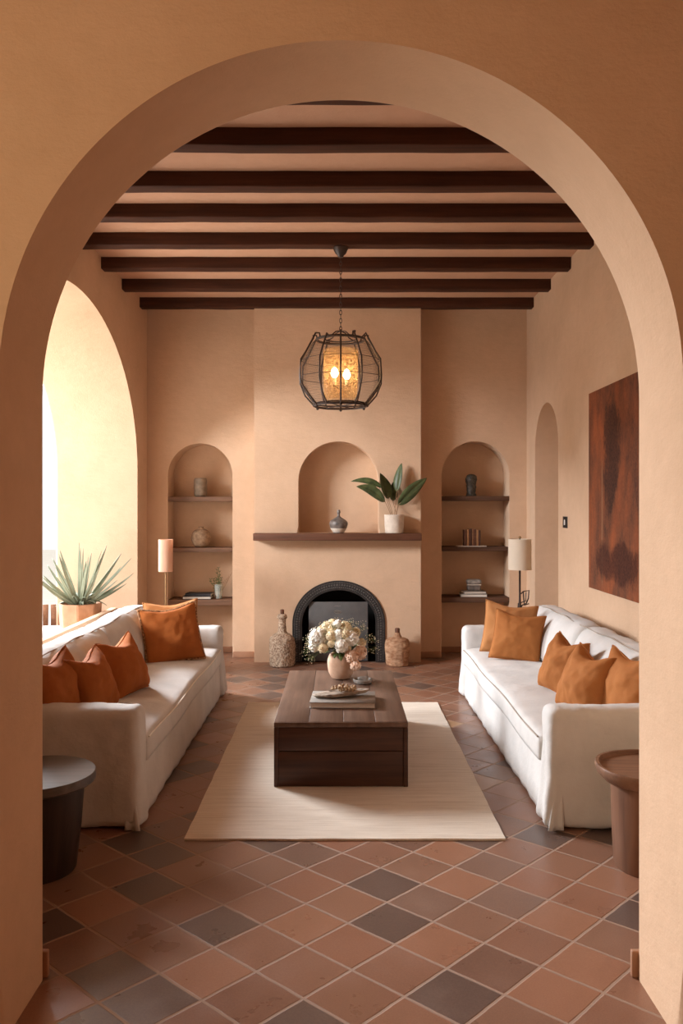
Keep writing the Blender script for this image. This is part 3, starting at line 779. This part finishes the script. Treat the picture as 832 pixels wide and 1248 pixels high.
# driftwood platter
bm = bmesh.new(); n = 40; rings = []
for (s, z) in ((.6, .0), (.92, .006), (1.0, .018), (.93, .024), (.7, .016), (.3, .013)):
    rings.append([bm.verts.new((.155*s*cos(2*pi*i/n)*(1+.12*sin(2*pi*i/n*2+1)+.03*sin(11*2*pi*i/n)), .062*s*sin(2*pi*i/n)*(1+.15*cos(2*pi*i/n*3)), z+.008*cos(2*pi*i/n)*s)) for i in range(n)])
for a, b in zip(rings, rings[1:]):
    for i in range(n): bm.faces.new((a[i], a[(i+1) % n], b[(i+1) % n], b[i]))
bm.faces.new(list(reversed(rings[0]))); bm.faces.new(rings[-1])
o = fin('driftwood_platter', bm, M_SLATE, angle=70); o.location = (.008, 4.965, TT+.0395); o.rotation_euler = (0, 0, radians(12)); tag(o, 'weathered oval platter lying on the large book', 'platter')
# bead garland
bm = bmesh.new()
for k in range(62):
    t = k/62*2*pi*3; rr = .040+.018*sin(k*.45); p = (rr*1.25*cos(t)+.004*sin(k), rr*.8*sin(t), .012+.018*(k/62)+.012*abs(sin(k*.7)))
    bmesh.ops.create_icosphere(bm, subdivisions=2, radius=.0085, matrix=Matrix.Translation(p))
o = fin('bead_garland', bm, M_BEAD); o.location = (.028, 4.985, TT+.051); tag(o, 'coiled string of wooden beads on the platter', 'garland')
# small dish with lid
sd = thing('stone_dish', 'small rough grey stone dish on table right of vase', 'dish', (.150, 5.50, TT))
bm = bmesh.new(); lathe(bm, [(.040, 0), (.058, .006), (.066, .026), (.061, .028), (.05, .012), (.001, .010)], 28, fn=lambda a, z: 1+.05*sin(3*a)); fin('bowl', bm, M_GDISH, sd)
softbox('stone', (.07, .05, .034), .016, M_GDISH, sd, .01, lambda p, n: p+Vector((1, 1, 1))*.004*fbm(p, 40), lo=(-.035, -.025, .011))
# flower vase
vx, vy = .008, 5.655
vase('clay_vase', 'rounded pink clay vase holding white flowers on the table', 'vase', (vx, vy, TT),
     [(.045, 0), (.062, .008), (.083, .045), (.091, .095), (.089, .13), (.078, .160), (.073, .166)], M_CLAY, 48)
bq = thing('flower_bouquet', 'white, cream and blush flower bouquet standing in the clay vase', 'flowers', (vx, vy, TT+.13))
FS = 5.62/1030
def petal_ball(r, kind, seed):
    rn = random.Random(seed); bm = bmesh.new()
    bmesh.ops.create_icosphere(bm, subdivisions=4, radius=1)
    fr = 5.5 if kind == 'hydrangea' else 2.6
    for v in bm.verts:
        d = v.co.normalized(); w = Vector((noise.noise(d*2+Vector((seed, 0, 0))), noise.noise(d*2+Vector((0, seed, 5))), noise.noise(d*2+Vector((9, 1, seed)))))*.5
        a = 1-abs(noise.noise((d+w)*fr+Vector((seed*3, 0, 0))))*2.2
        b = 1-abs(noise.noise((d+w)*fr*2.1+Vector((0, seed*3, 0))))*2.2
        k = .74+.26*a+.12*b+.12*noise.noise(d*1.5+Vector((seed, seed, 0)))
        v.co = d*r*k
    if kind == 'hydrangea':
        for k in range(70):
            z = 1-2*(k+.5)/70; a = k*2.39996; q = sqrt(max(0, 1-z*z)); d = Vector((q*cos(a), q*sin(a), z)); c = d*r*rn.uniform(.84, 1.12)
            s1 = (d.orthogonal()+Vector((rn.uniform(-.4, .4), rn.uniform(-.4, .4), rn.uniform(-.4, .4)))).normalized(); s2 = d.cross(s1).normalized(); s0 = rn.uniform(0, pi); w = r*rn.uniform(.20, .30)
            cen = bm.verts.new(c)
            for m in range(4):
                aa = s0+m*pi/2; e = s1*cos(aa)+s2*sin(aa); f = s1*cos(aa+pi/2)+s2*sin(aa+pi/2)
                v1 = bm.verts.new(c+e*w*.5+f*w*.36+d*w*.2); v2 = bm.verts.new(c+e*w+d*w*.35); v3 = bm.verts.new(c+e*w*.5-f*w*.36+d*w*.2)
                bm.faces.new((cen, v1, v2, v3))
    for m in range(6 if kind == 'hydrangea' else 16):     # loose outer petals
        d = Vector((rn.gauss(0, 1), rn.gauss(0, 1), rn.gauss(0, .6)+.2)).normalized(); c = d*r*.86
        s1 = d.orthogonal().normalized(); s1 = Matrix.Rotation(rn.uniform(0, 6.28), 3, d)@s1; s2 = d.cross(s1); w = r*(.34 if kind == 'hydrangea' else .6)
        rows = []
        for i in range(5):
            t = i/4; q = sin(pi*(.12+.8*t)); rows.append([bm.verts.new(c+s1*w*(t-.3)+s2*w*.55*q*(j/2-1)*(1)+d*w*(.30*t*t+.12*abs(j/2-1))) for j in range(5)])
        for A, B in zip(rows, rows[1:]):
            for j in range(4): bm.faces.new((A[j], A[j+1], B[j+1], B[j]))
    return bm
blooms = [(262, 620, 34, 'hydrangea', M_PETW, -.05), (185, 640, 34, 'hydrangea', M_PETW, -.02), (455, 580, 34, 'hydrangea', M_PETC, -.07), (590, 650, 34, 'hydrangea', M_PETC, .02), (250, 550, 34, 'hydrangea', M_PETC, .02), (340, 540, 36, 'hydrangea', M_PETC, .0), (470, 700, 30, 'hydrangea', M_PETC, -.07), (335, 655, 28, 'hydrangea', M_PETC, -.07), (225, 600, 66, 'hydrangea', M_PETW, -.03), (300, 520, 44, 'hydrangea', M_PETC, .03), (378, 512, 40, 'rose', M_PETW, .02), (455, 520, 46, 'hydrangea', M_PETC, .03), (500, 612, 58, 'rose', M_PETW, -.05),
          (422, 675, 50, 'rose', M_PETW, -.10), (578, 730, 52, 'rose', M_PETP, -.04), (505, 762, 46, 'rose', M_PETP, -.10), (540, 838, 40, 'rose', M_PETP, -.115), (190, 682, 40, 'rose', M_PETW, -.03),
          (268, 690, 36, 'hydrangea', M_PETC, -.07), (335, 592, 40, 'hydrangea', M_PETC, -.06), (400, 585, 40, 'hydrangea', M_PETW, -.06), (345, 480, 30, 'rose', M_PETC, .06), (540, 560, 36, 'hydrangea', M_PETC, .05), (395, 480, 26, 'rose', M_PETW, .0)]
stm = bmesh.new()
for i, (cx, cy, rr, kd, mt, dy) in enumerate(blooms):
    px, py = 355+cx/6.93, 690+cy/6.93; dep = vy+dy; s = dep/1030
    p = Vector(((px-414)*s-vx, dy, 1.5-(py-618)*s-(TT+.13))); r = rr/6.93*s*1.12
    bm = petal_ball(r, kd, i)
    q = Vector((p.x*.7, p.y*1.5-.05, p.z-.02)).normalized() if kd == 'rose' else Vector((p.x, p.y-.02, .12)).normalized()
    bmesh.ops.transform(bm, matrix=Matrix.Translation(p)@q.to_track_quat('Z', 'Y').to_matrix().to_4x4(), verts=bm.verts)
    o = solid(fin('blossom', bm, mt, bq, recalc=False, angle=80), .0008); 
    tube(stm, [Vector((p.x*.08, p.y*.08, 0)), Vector((p.x*.2, p.y*.2, .07 if p.z > .05 else .055)), p*.92], .002, 5)
fin('stem', stm, M_SPRIG, bq)
rn = random.Random(12); bm = bmesh.new(); gy = bmesh.new(); gs = bmesh.new()
for k in range(46):
    a = rn.uniform(0, 2*pi); r = rn.uniform(.07, .15); z = rn.uniform(.02, .16); p = Vector((r*cos(a), r*sin(a)*.8-.01, z))
    leafmesh(bm, p*.6+Vector((0, 0, .03)), p+Vector((0, 0, rn.uniform(-.03, .03))), .03, .05, n=6)
solid(fin('foliage', bm, M_SPRIG, bq, recalc=False), .0006)
for k in range(70):   # airy filler sprigs
    a = rn.uniform(-.15*pi, 1.15*pi); r = rn.uniform(.17, .235); dy = rn.uniform(-.09, .09)
    e = Vector((r*1.08*cos(a), dy, .075+r*.82*sin(a)))
    b = Vector((e.x*.35, dy*.5, .06)); mid = (b+e)/2+Vector((0, 0, .02)); tube(gs, [b, mid, e], .0006, 4)
    for q in range(5):
        e2 = e+Vector((rn.uniform(-.022, .022), rn.uniform(-.02, .02), rn.uniform(-.022, .022))); tube(gs, [mid*.3+e*.7, e2], .0005, 3)
        bmesh.ops.create_icosphere(gy, subdivisions=1, radius=rn.uniform(.0014, .0028), matrix=Matrix.Translation(e2))
fin('sprig_stem', gs, M_SPRIG, bq); fin('filler_flowers', gy, M_PETC, bq)['kind'] = 'stuff'

# ------------------------------------------------------------------ sofas
SL = 2.86
def make_sofa(label, loc, rz, seed):
    """front faces -x, local y 0..SL, x 0 front .. .74 back"""
    t = thing('sofa', label, 'sofa', loc, rz, 'white slipcovered sofas')
    W_ = .72
    # skirted base under the cushions
    def f_base(p, n):
        w = 1-min(1, p.z/.30); fold = .003*sin(p.y*9+seed)+.003*sin(p.y*31+seed*2)
        if p.x < .3: p.x += -.015*w+fold*w
        return p
    softbox('base', (.66, SL-.2, .30), .02, M_LINEN, t, .035, f_base, (.012, .10, .006))
    # arms with skirt down to the floor
    for y0, sgn in ((0, -1), (SL-.17, 1)):
        def f_arm(p, n, sgn=sgn, y0=y0):
            w = max(0, 1-p.z/.42)**1.3
            out = (p.y < y0+.06) if sgn < 0 else (p.y > y0+.11)
            if out: p.y += sgn*(.028*w+.006*fbm((p.x*2, p.z, seed), 4)+.010*w*sin(p.x*20+seed))
            if p.x < .1: p.x += -.028*w-.010*w*sin(p.y*45+seed)
            crown = .010*sin(pi*min(1, max(0, (p.y-y0)/.17))) if p.z > .4 else 0
            p.z += crown-.010*max(0, p.x-.1)*0
            if p.z < .08: p.z += .006*sin(p.x*14+seed)+(.012*(p.x) if out else 0)
            p += n*(.006*fbm(p+Vector((seed, 0, 0)), 5)+.0035*fbm(Vector((p.x*2.2, p.y*2.2, p.z*.6))+Vector((seed, 3, 0)), 9))
            return p
        softbox('arm', (W_, .17, .545), .042, M_LINEN, t, .02, f_arm, (0, y0, .006))
    # seat cushion
    def f_seat(p, n):
        u = (p.y-.16)/(SL-.32); q = p.x/.6
        if p.z > .36: p.z += .042*(max(0, sin(pi*min(1, max(0, q*.9+.05)))))**.6*(max(0, sin(pi*u))**.25)+.006*fbm(p+Vector((seed, 0, 0)), 3)
        if p.x < .05: p.x += .006*sin(p.y*5+seed)
        return p
    softbox('seat_cushion', (.60, SL-.325, .125), .022, M_LINEN, t, .03, f_seat, (-.012, .1625, .262))
    P = [(-.011+.006*sin(y*5+seed), y, .382) for y in [.19+(SL-.38)*i/60 for i in range(61)]]
    tubeo('seat_piping', P, .0042, M_PIPEW if seed < 2 else M_PIPE, t, 6)
    # back frame
    def f_bf(p, n):
        if p.z > .6: p.z += .008*fbm((p.y*2, seed, 0), 2)
        return p
    softbox('back_frame', (.17, SL-.06, .715), .05, M_LINEN, t, .035, f_bf, (.555, .03, .006))
    # back cushions
    for k in range(2):
        L = (SL-.36)/2; y0 = .18+k*L
        def f_bc(p, n, y0=y0, L=L):
            u = (p.y-y0)/L; w = (p.z-.40)/.36
            p.x += .13*w*(1 if p.x > 0 else 1)
            bulge = .045*(max(0, sin(pi*u))**.5)*max(0, sin(pi*min(1, max(0, w))))
            if n.x < 0 or p.x < .52: p.x -= bulge
            p.z += (.022*sin(pi*max(0, min(1, u)))**.6-.015+.012*fbm((p.y*1.5, seed, k), 2))*max(0, w)
            p += n*.006*fbm(p+Vector((seed, k*3, 0)), 5)
            return p
        softbox('back_cushion', (.17, L, .35), .06, M_LINEN, t, .026, f_bc, (.425, y0, .40))
    P = [(.572, y, .738+.012*sin(pi*(((y-.18)/((SL-.36)/2)) % 1))+.004*sin(y*13+seed)) for y in [.22+(SL-.44)*i/80 for i in range(81)]]
    tubeo('back_piping', P, .0036, M_PIPE, t, 6)
    # slit and folded flap of the slipcover at each front corner
    for y0, sg_ in ((0.0, 1), (SL, -1)):
        bm = bmesh.new(); rows = []
        for i in range(9):
            f = i/8; z = .22-.212*f; row = []
            for j in range(7):
                q = j/6; x = .028+.030*q; out = (.002+.016*f**1.3)*(1-.6*q)+.005*f*sin(q*pi*2.5)
                row.append(bm.verts.new((x-.045*f*(1-q), y0-sg_*(out+.020*f), z)))
            rows.append(row)
        for A, B in zip(rows, rows[1:]):
            for j in range(6): bm.faces.new((A[j], A[j+1], B[j+1], B[j]))
        o = fin('corner_flap', bm, M_LINEN, t); solid(o, .006)
    return t
make_sofa('white linen sofa against the painting wall with pale ochre pillows', (.975, 3.93, 0), 0, 2.3)
make_sofa('white linen sofa under the terrace arch with rust pillows', (-.935, 3.93+SL, 0), pi, 1.1)

# pillows
def pillow(label, c, size, yaw, lean, roll, mat, seed, group, T=.085, trim=False, chop=.05):
    w = h = size
    t = thing('throw_pillow', label, 'pillow', c, 0, group)
    t.rotation_euler = (Matrix.Rotation(yaw, 4, 'Z')@Matrix.Rotation(-lean, 4, 'X')@Matrix.Rotation(roll, 4, 'Y')).to_euler()
    N = 34; bm = bmesh.new(); G = {}
    def pos(u, v, s):
        x = u*w/2*(1-.07*(1-v*v)); z = v*h/2*(1-.07*(1-u*u))
        if v > 0: z -= chop*h*(1-u*u)**2*v**2*1.2; 
        th = T*((1-u*u)*(1-v*v))**.42 if abs(u) < 1 and abs(v) < 1 else 0
        th *= 1+.13*fbm((u*1.2+seed*7, v*1.2, s), 1.2, 3)
        # creases running in from the corners
        cr = .006*sin(9*(u-v)+seed)*max(0, (abs(u)*abs(v)))**1.5*(1-max(abs(u), abs(v))**8)
        return Vector((x, s*(th+cr*s)+.010*fbm((u+seed, v, 0), 1.5), z))
    def V(i, j, s):
        e = i in (0, N) or j in (0, N); key = (i, j, 0 if e else s)
        if key not in G: G[key] = bm.verts.new(pos(2*i/N-1, 2*j/N-1, 0 if e else s))
        return G[key]
    for s in (-1, 1):
        for i in range(N):
            for j in range(N):
                f = [V(i, j, s), V(i+1, j, s), V(i+1, j+1, s), V(i, j+1, s)]
                if len(set(f)) == 4:
                    if s > 0: f.reverse()
                    try: bm.faces.new(f)
                    except ValueError: pass
    o = fin('cushion_body', bm, mat, t, angle=80)
    E = [(-1+2*k/N, -1) for k in range(N)]+[(1, -1+2*k/N) for k in range(N)]+[(1-2*k/N, 1) for k in range(N)]+[(-1, 1-2*k/N) for k in range(N)]
    P = [pos(a, b, 0) for a, b in E]
    tubeo('edge_trim', P, .010 if trim else .0035, M_WOVEN if trim else mat, t, 7, True)
    return t
GR = 'pillows on the sofa by the painting wall'; GL = 'pillows on the sofa under the terrace arch'
D = radians
pillow('rearmost ochre pillow, partly hidden behind another at far sofa end', (1.245, 6.22, .605), .385, D(-14), D(14), D(6), M_OCHR, 1, GR)
pillow('square ochre pillow leaning in front of another at far sofa end', (1.255, 5.98, .582), .355, D(-18), D(16), D(7), M_VELVB, 2, GR)
pillow('ochre pillow alone against the back, middle of the right sofa', (1.305, 4.93, .580), .345, D(-74), D(22), D(4), M_VELVB, 3, GR, chop=.12, T=.10)
pillow('ochre pillow beside the near arm with pointed corner up', (1.300, 4.45, .580), .36, D(-72), D(22), D(4), M_VELVB, 4, GR, chop=.12, T=.105)
pillow('ochre pillow half hidden by the arch at right', (1.440, 4.22, .600), .38, D(-74), D(14), D(-2), M_VELVB, 5, GR, chop=.10)
pillow('rear rust pillow peeking out above another at far sofa end', (-1.235, 6.22, .615), .40, D(14), D(16), D(-3), M_OCHR, 6, GL)
pillow('large rust velvet pillow with patterned edge at far sofa end', (-1.190, 5.98, .600), .41, D(20), D(16), D(-7), M_VELV, 7, GL, trim=True)
pillow('rust velvet pillow third from the near arm leaning on back', (-1.260, 4.90, .580), .35, D(72), D(22), D(-4), M_VELV, 8, GL, chop=.12, T=.10)
pillow('rust velvet pillow second from the near arm of sofa', (-1.300, 4.42, .580), .345, D(78), D(20), D(-4), M_VELV, 9, GL, chop=.12, T=.10)
pillow('rust velvet pillow half hidden by the arch at left', (-1.415, 4.20, .590), .38, D(76), D(14), D(-3), M_VELV, 10, GL, chop=.10)

# ------------------------------------------------------------------ side tables
def table_round(label, loc, r_top, z_top, r_a, r_b, rim, m_top, m_col, dish, seed):
    t = thing('side_table', label, 'side table', loc)
    h = z_top-rim
    bm = bmesh.new(); lathe(bm, [(r_b*.96, 0), (r_b, .01), (r_b+(r_a-r_b)*.5+.003, h*.5), (r_a, h-.01), (r_a, h+.002)], 48, fn=lambda a, z: 1+.012*sin(3*a+seed)); fin('pedestal', bm, m_col, t)
    if dish: pr = [(r_a*.7, h), (r_top*.86, h+.003), (r_top*.97, h+rim*.45), (r_top, h+rim*.85), (r_top*.985, h+rim), (r_top*.93, h+rim), (r_top*.89, h+rim*.78), (.001, h+rim*.72)]
    else: pr = [(r_a*.7, h), (r_top*.965, h), (r_top, h+.008), (r_top, h+rim-.005), (r_top*.985, h+rim), (.001, h+rim)]
    bm = bmesh.new(); lathe(bm, pr, 72, fn=(lambda a, z: 1+.012*sin(5*a+seed)+.006*fbm((cos(a)*2, sin(a)*2, z*30), 3)) if dish else None)
    fin('table_top', bm, m_top, t, angle=40); return t
table_round('dark round drum side table with grey top beside rust pillow sofa', (-1.255, 3.49, 0), .240, .405, .192, .160, .042, M_STOOLDT, M_STOOLD, False, 1)
table_round('reddish brown round side table with dished top by right sofa', (1.300, 3.53, 0), .228, .425, .165, .152, .065, M_STOOLRT, M_STOOLR, True, 2)

# ------------------------------------------------------------------ lamps
def lamp_shade(parent, r, h, z, mat):
    bm = bmesh.new()
    pr = [(r, z), (r, z+h), (r-.002, z+h), (r-.002, z)]
    lathe(bm, pr+[pr[0]], 48, cap=False); bmesh.ops.remove_doubles(bm, verts=bm.verts, dist=1e-5)
    fin('lamp_shade', bm, mat, parent, angle=50)
l1 = thing('floor_lamp', 'slender floor lamp with narrow peach cylinder shade', 'lamp', (-1.545, 7.50, 0))
latheo('base', [(.10, 0), (.105, .006), (.10, .016), (.014, .022)], M_BRASS, l1, 32); latheo('pole', [(.0065, .02), (.0065, 1.20)], M_BRASS, l1, 12)
lamp_shade(l1, .0635, .285, .928, M_SHADEP)
l2 = thing('floor_lamp', 'floor lamp with white drum shade and dark twisted stem', 'lamp', (1.575, 7.40, 0))
latheo('base', [(.12, 0), (.125, .008), (.11, .022), (.02, .032)], M_IRON, l2, 32); latheo('pole', [(.013, .03), (.011, .5), (.014, .62), (.009, .70), (.009, .95), (.014, .955), (.012, .975), (.005, 1.235)], M_RUSTI, l2, 16)
bm = bmesh.new()
tube(bm, [(.0, 0, .60), (.02, 0, .64), (.055, 0, .655), (.075, 0, .70), (.08, 0, .77), (.03, 0, .76), (.01, 0, .74)], .006, 7)
tube(bm, [(.03, 0, .76), (.035, 0, .70), (.04, 0, .64), (.08, 0, .655)], .006, 7); tube(bm, [(.0, 0, .66), (.05, -.01, .68), (.055, 0, .755)], .005, 7)
tube(bm, [(-.012, 0, .66), (-.016, 0, .6), (.02, 0, .55), (.045, 0, .62), (.06, 0, .59), (.04, 0, .55), (.03, 0, .5)], .006, 7)
fin('twisted_ornament', bm, M_RUSTI, l2)
lamp_shade(l2, .100, .268, .952, M_SHADE)
latheo('finial', [(.012, 1.225), (.014, 1.235), (.006, 1.245)], M_BRASS, l2, 16)

# ------------------------------------------------------------------ painting and switch
bm = bmesh.new(); box(bm, -.03, 0, -.62, .62, -.712, .712, .004, 2)
o = fin('wall_painting', bm, M_PAINT, angle=60); o.location = (RX, 5.60, 1.622); tag(o, 'tall abstract rust and black canvas on the plaster wall', 'painting')
sw = thing('light_switch', 'small dark square switch plate between painting and arched recess', 'switch', (RX, 6.965, 1.375))
boxo('plate', (-.008, 0, -.062, .062, -.047, .047), M_IRON, sw, .002); boxo('rocker', (-.012, -.006, -.012, .012, -.022, .022), M_WHITE, sw, .001)

# ------------------------------------------------------------------ pendant lantern
PY = 6.24
pl = thing('pendant_lantern', 'faceted bronze wire cage lantern hanging by a chain, lit', 'pendant light', (.006, PY, 3.418))
def Z(z): return z-3.418
latheo('canopy', [(.018, -.075), (.024, -.06), (.040, -.045), (.052, -.020), (.056, -.006), (.05, 0)][0:6], M_RUSTI, pl, 24)
bm = bmesh.new(); z = -.075; k = 0
while z > Z(2.80):
    pts = []
    for i in range(12):
        a = 2*pi*i/12; u, w = .0085*cos(a), .019*sin(a)
        pts.append((u, 0, z-.017+w) if k % 2 else (0, u, z-.017+w))
    tube(bm, pts, .0026, 5, True); z -= .030; k += 1
fin('chain', bm, M_RUSTI, pl)
zt, zb = 2.735, 2.245
profile = [(.16, 2.765), (.185, 2.785), (.21, 2.765), (.240, 2.71), (.292, 2.62), (.330, 2.565), (.334, 2.50), (.334, 2.42), (.318, 2.385), (.278, 2.335), (.235, 2.285), (.20, 2.245)]
for k in range(12):
    a = -pi/2+k*pi/6; bm = bmesh.new()
    pr = [(.175, 2.735)]+([(r, z) for r, z in profile[2:]] if k % 2 == 0 else [(.20, 2.75), (.25, 2.66), (.295, 2.57), (.30, 2.48), (.298, 2.41), (.262, 2.32), (.195, 2.245)])
    if k % 3 == 0 or k % 3 == 1: pr = [(.17, 2.735), (.18, 2.768), (.205, 2.765)]+pr[1:]
    tube(bm, [(r*cos(a), r*sin(a), Z(z)) for r, z in pr], .0062, 7)
    fin('cage_rib', bm, M_RUSTI, pl)
def ring(r, z, rad, n=12, name='ring', seg=6, rot=0):
    P = []
    for i in range(n): 
        a = -pi/2+2*pi*i/n+rot; P.append((r*cos(a), r*sin(a), Z(z)))
    tubeo(name, P, rad, M_RUSTI, pl, seg, True)
ring(.175, 2.735, .009, 36, 'top_ring'); ring(.120, 2.742, .006, 24, 'top_ring'); ring(.198, 2.247, .009, 12, 'bottom_ring'); ring(.185, 2.262, .005, 36, 'bottom_ring'); ring(.304, 2.455, .0022, 12, 'middle_ring'); ring(.290, 2.58, .002, 12, 'middle_ring')
# top spider and bottom finials
bm = bmesh.new()
for k in range(4):
    a = k*pi/2+pi/4; tube(bm, [(0, 0, Z(2.80)), (.05*cos(a), .05*sin(a), Z(2.79)), (.09*cos(a), .09*sin(a), Z(2.76)), (.175*cos(a), .175*sin(a), Z(2.737))], .0045, 6)
fin('top_spider', bm, M_RUSTI, pl)
bm = bmesh.new()
for k in range(6):
    a = -pi/2+k*pi/3; bmesh.ops.create_icosphere(bm, subdivisions=2, radius=.011, matrix=Matrix.Translation((.2*cos(a), .2*sin(a), Z(2.238))))
for k in range(3):
    a = k*pi/3+.1; tube(bm, [(-.198*cos(a), -.198*sin(a), Z(2.247)), (.198*cos(a), .198*sin(a), Z(2.247))], .004, 6)
fin('bottom_frame', bm, M_RUSTI, pl)
# wire mesh skin between the ribs
bm = bmesh.new(); rows = 26; n = 96; prev = None
def prad(z):
    P = [(.175, 2.735), (.215, 2.715), (.29, 2.57), (.298, 2.41), (.25, 2.32), (.195, 2.247)]
    for (r0, z0), (r1, z1) in zip(P, P[1:]):
        if z1 <= z <= z0: return r0+(r1-r0)*(z0-z)/(z0-z1)
    return .195
for j in range(rows+1):
    z = 2.735-(.488)*j/rows; row = []
    for i in range(n):
        a = 2*pi*(i+.5*(j % 2))/n; f = cos(pi/12)/cos(((a+pi/2) % (pi/6))-pi/12); rr = prad(z)*f-.004
        row.append(bm.verts.new((rr*cos(a), rr*sin(a), Z(z))))
    if prev:
        for i in range(n):
            bm.faces.new((prev[i], prev[(i+1) % n], row[(i+1) % n], row[i]))
    prev = row
o = fin('wire_mesh', bm, M_RUSTI, pl, smooth=False)
m = o.modifiers.new('w', 'WIREFRAME'); m.thickness = .0011; m.use_even_offset = False
# inner speckled glass cylinder and bulbs
bm = bmesh.new(); pr = [(.118, Z(2.29)), (.128, Z(2.40)), (.128, Z(2.66)), (.125, Z(2.66)), (.125, Z(2.40)), (.115, Z(2.29))]
lathe(bm, pr+[pr[0]], 40, cap=False); bmesh.ops.remove_doubles(bm, verts=bm.verts, dist=1e-5); fin('glass_shade', bm, M_SEED, pl)
bm = bmesh.new(); tube(bm, [(0, 0, Z(2.79)), (0, 0, Z(2.30))], .006, 8); tube(bm, [(-.055, 0, Z(2.40)), (0, 0, Z(2.37)), (.055, 0, Z(2.41))], .005, 6)
fin('stem', bm, M_RUSTI, pl)
for (bx_, by_, bz) in ((-.045, -.01, 2.475), (.045, .01, 2.465)):
    latheo('candle_sleeve', [(.012, Z(bz-.075)), (.012, Z(bz-.022))], M_PAPER, pl, 14, center=(bx_, by_, 0))
    latheo('bulb', prof_vase([(.010, Z(bz-.024)), (.024, Z(bz-.004)), (.028, Z(bz+.016)), (.018, Z(bz+.044)), (.002, Z(bz+.058))], 4), M_BULB, pl, 18, center=(bx_, by_, 0))
ld = bpy.data.lights.new('lantern_glow', 'POINT'); ld.energy = 3; ld.color = (1, .66, .38); ld.shadow_soft_size = .05
lo = bpy.data.objects.new('lantern_glow', ld); COL.objects.link(lo); lo.parent = pl; lo.location = (0, -.02, Z(2.50))
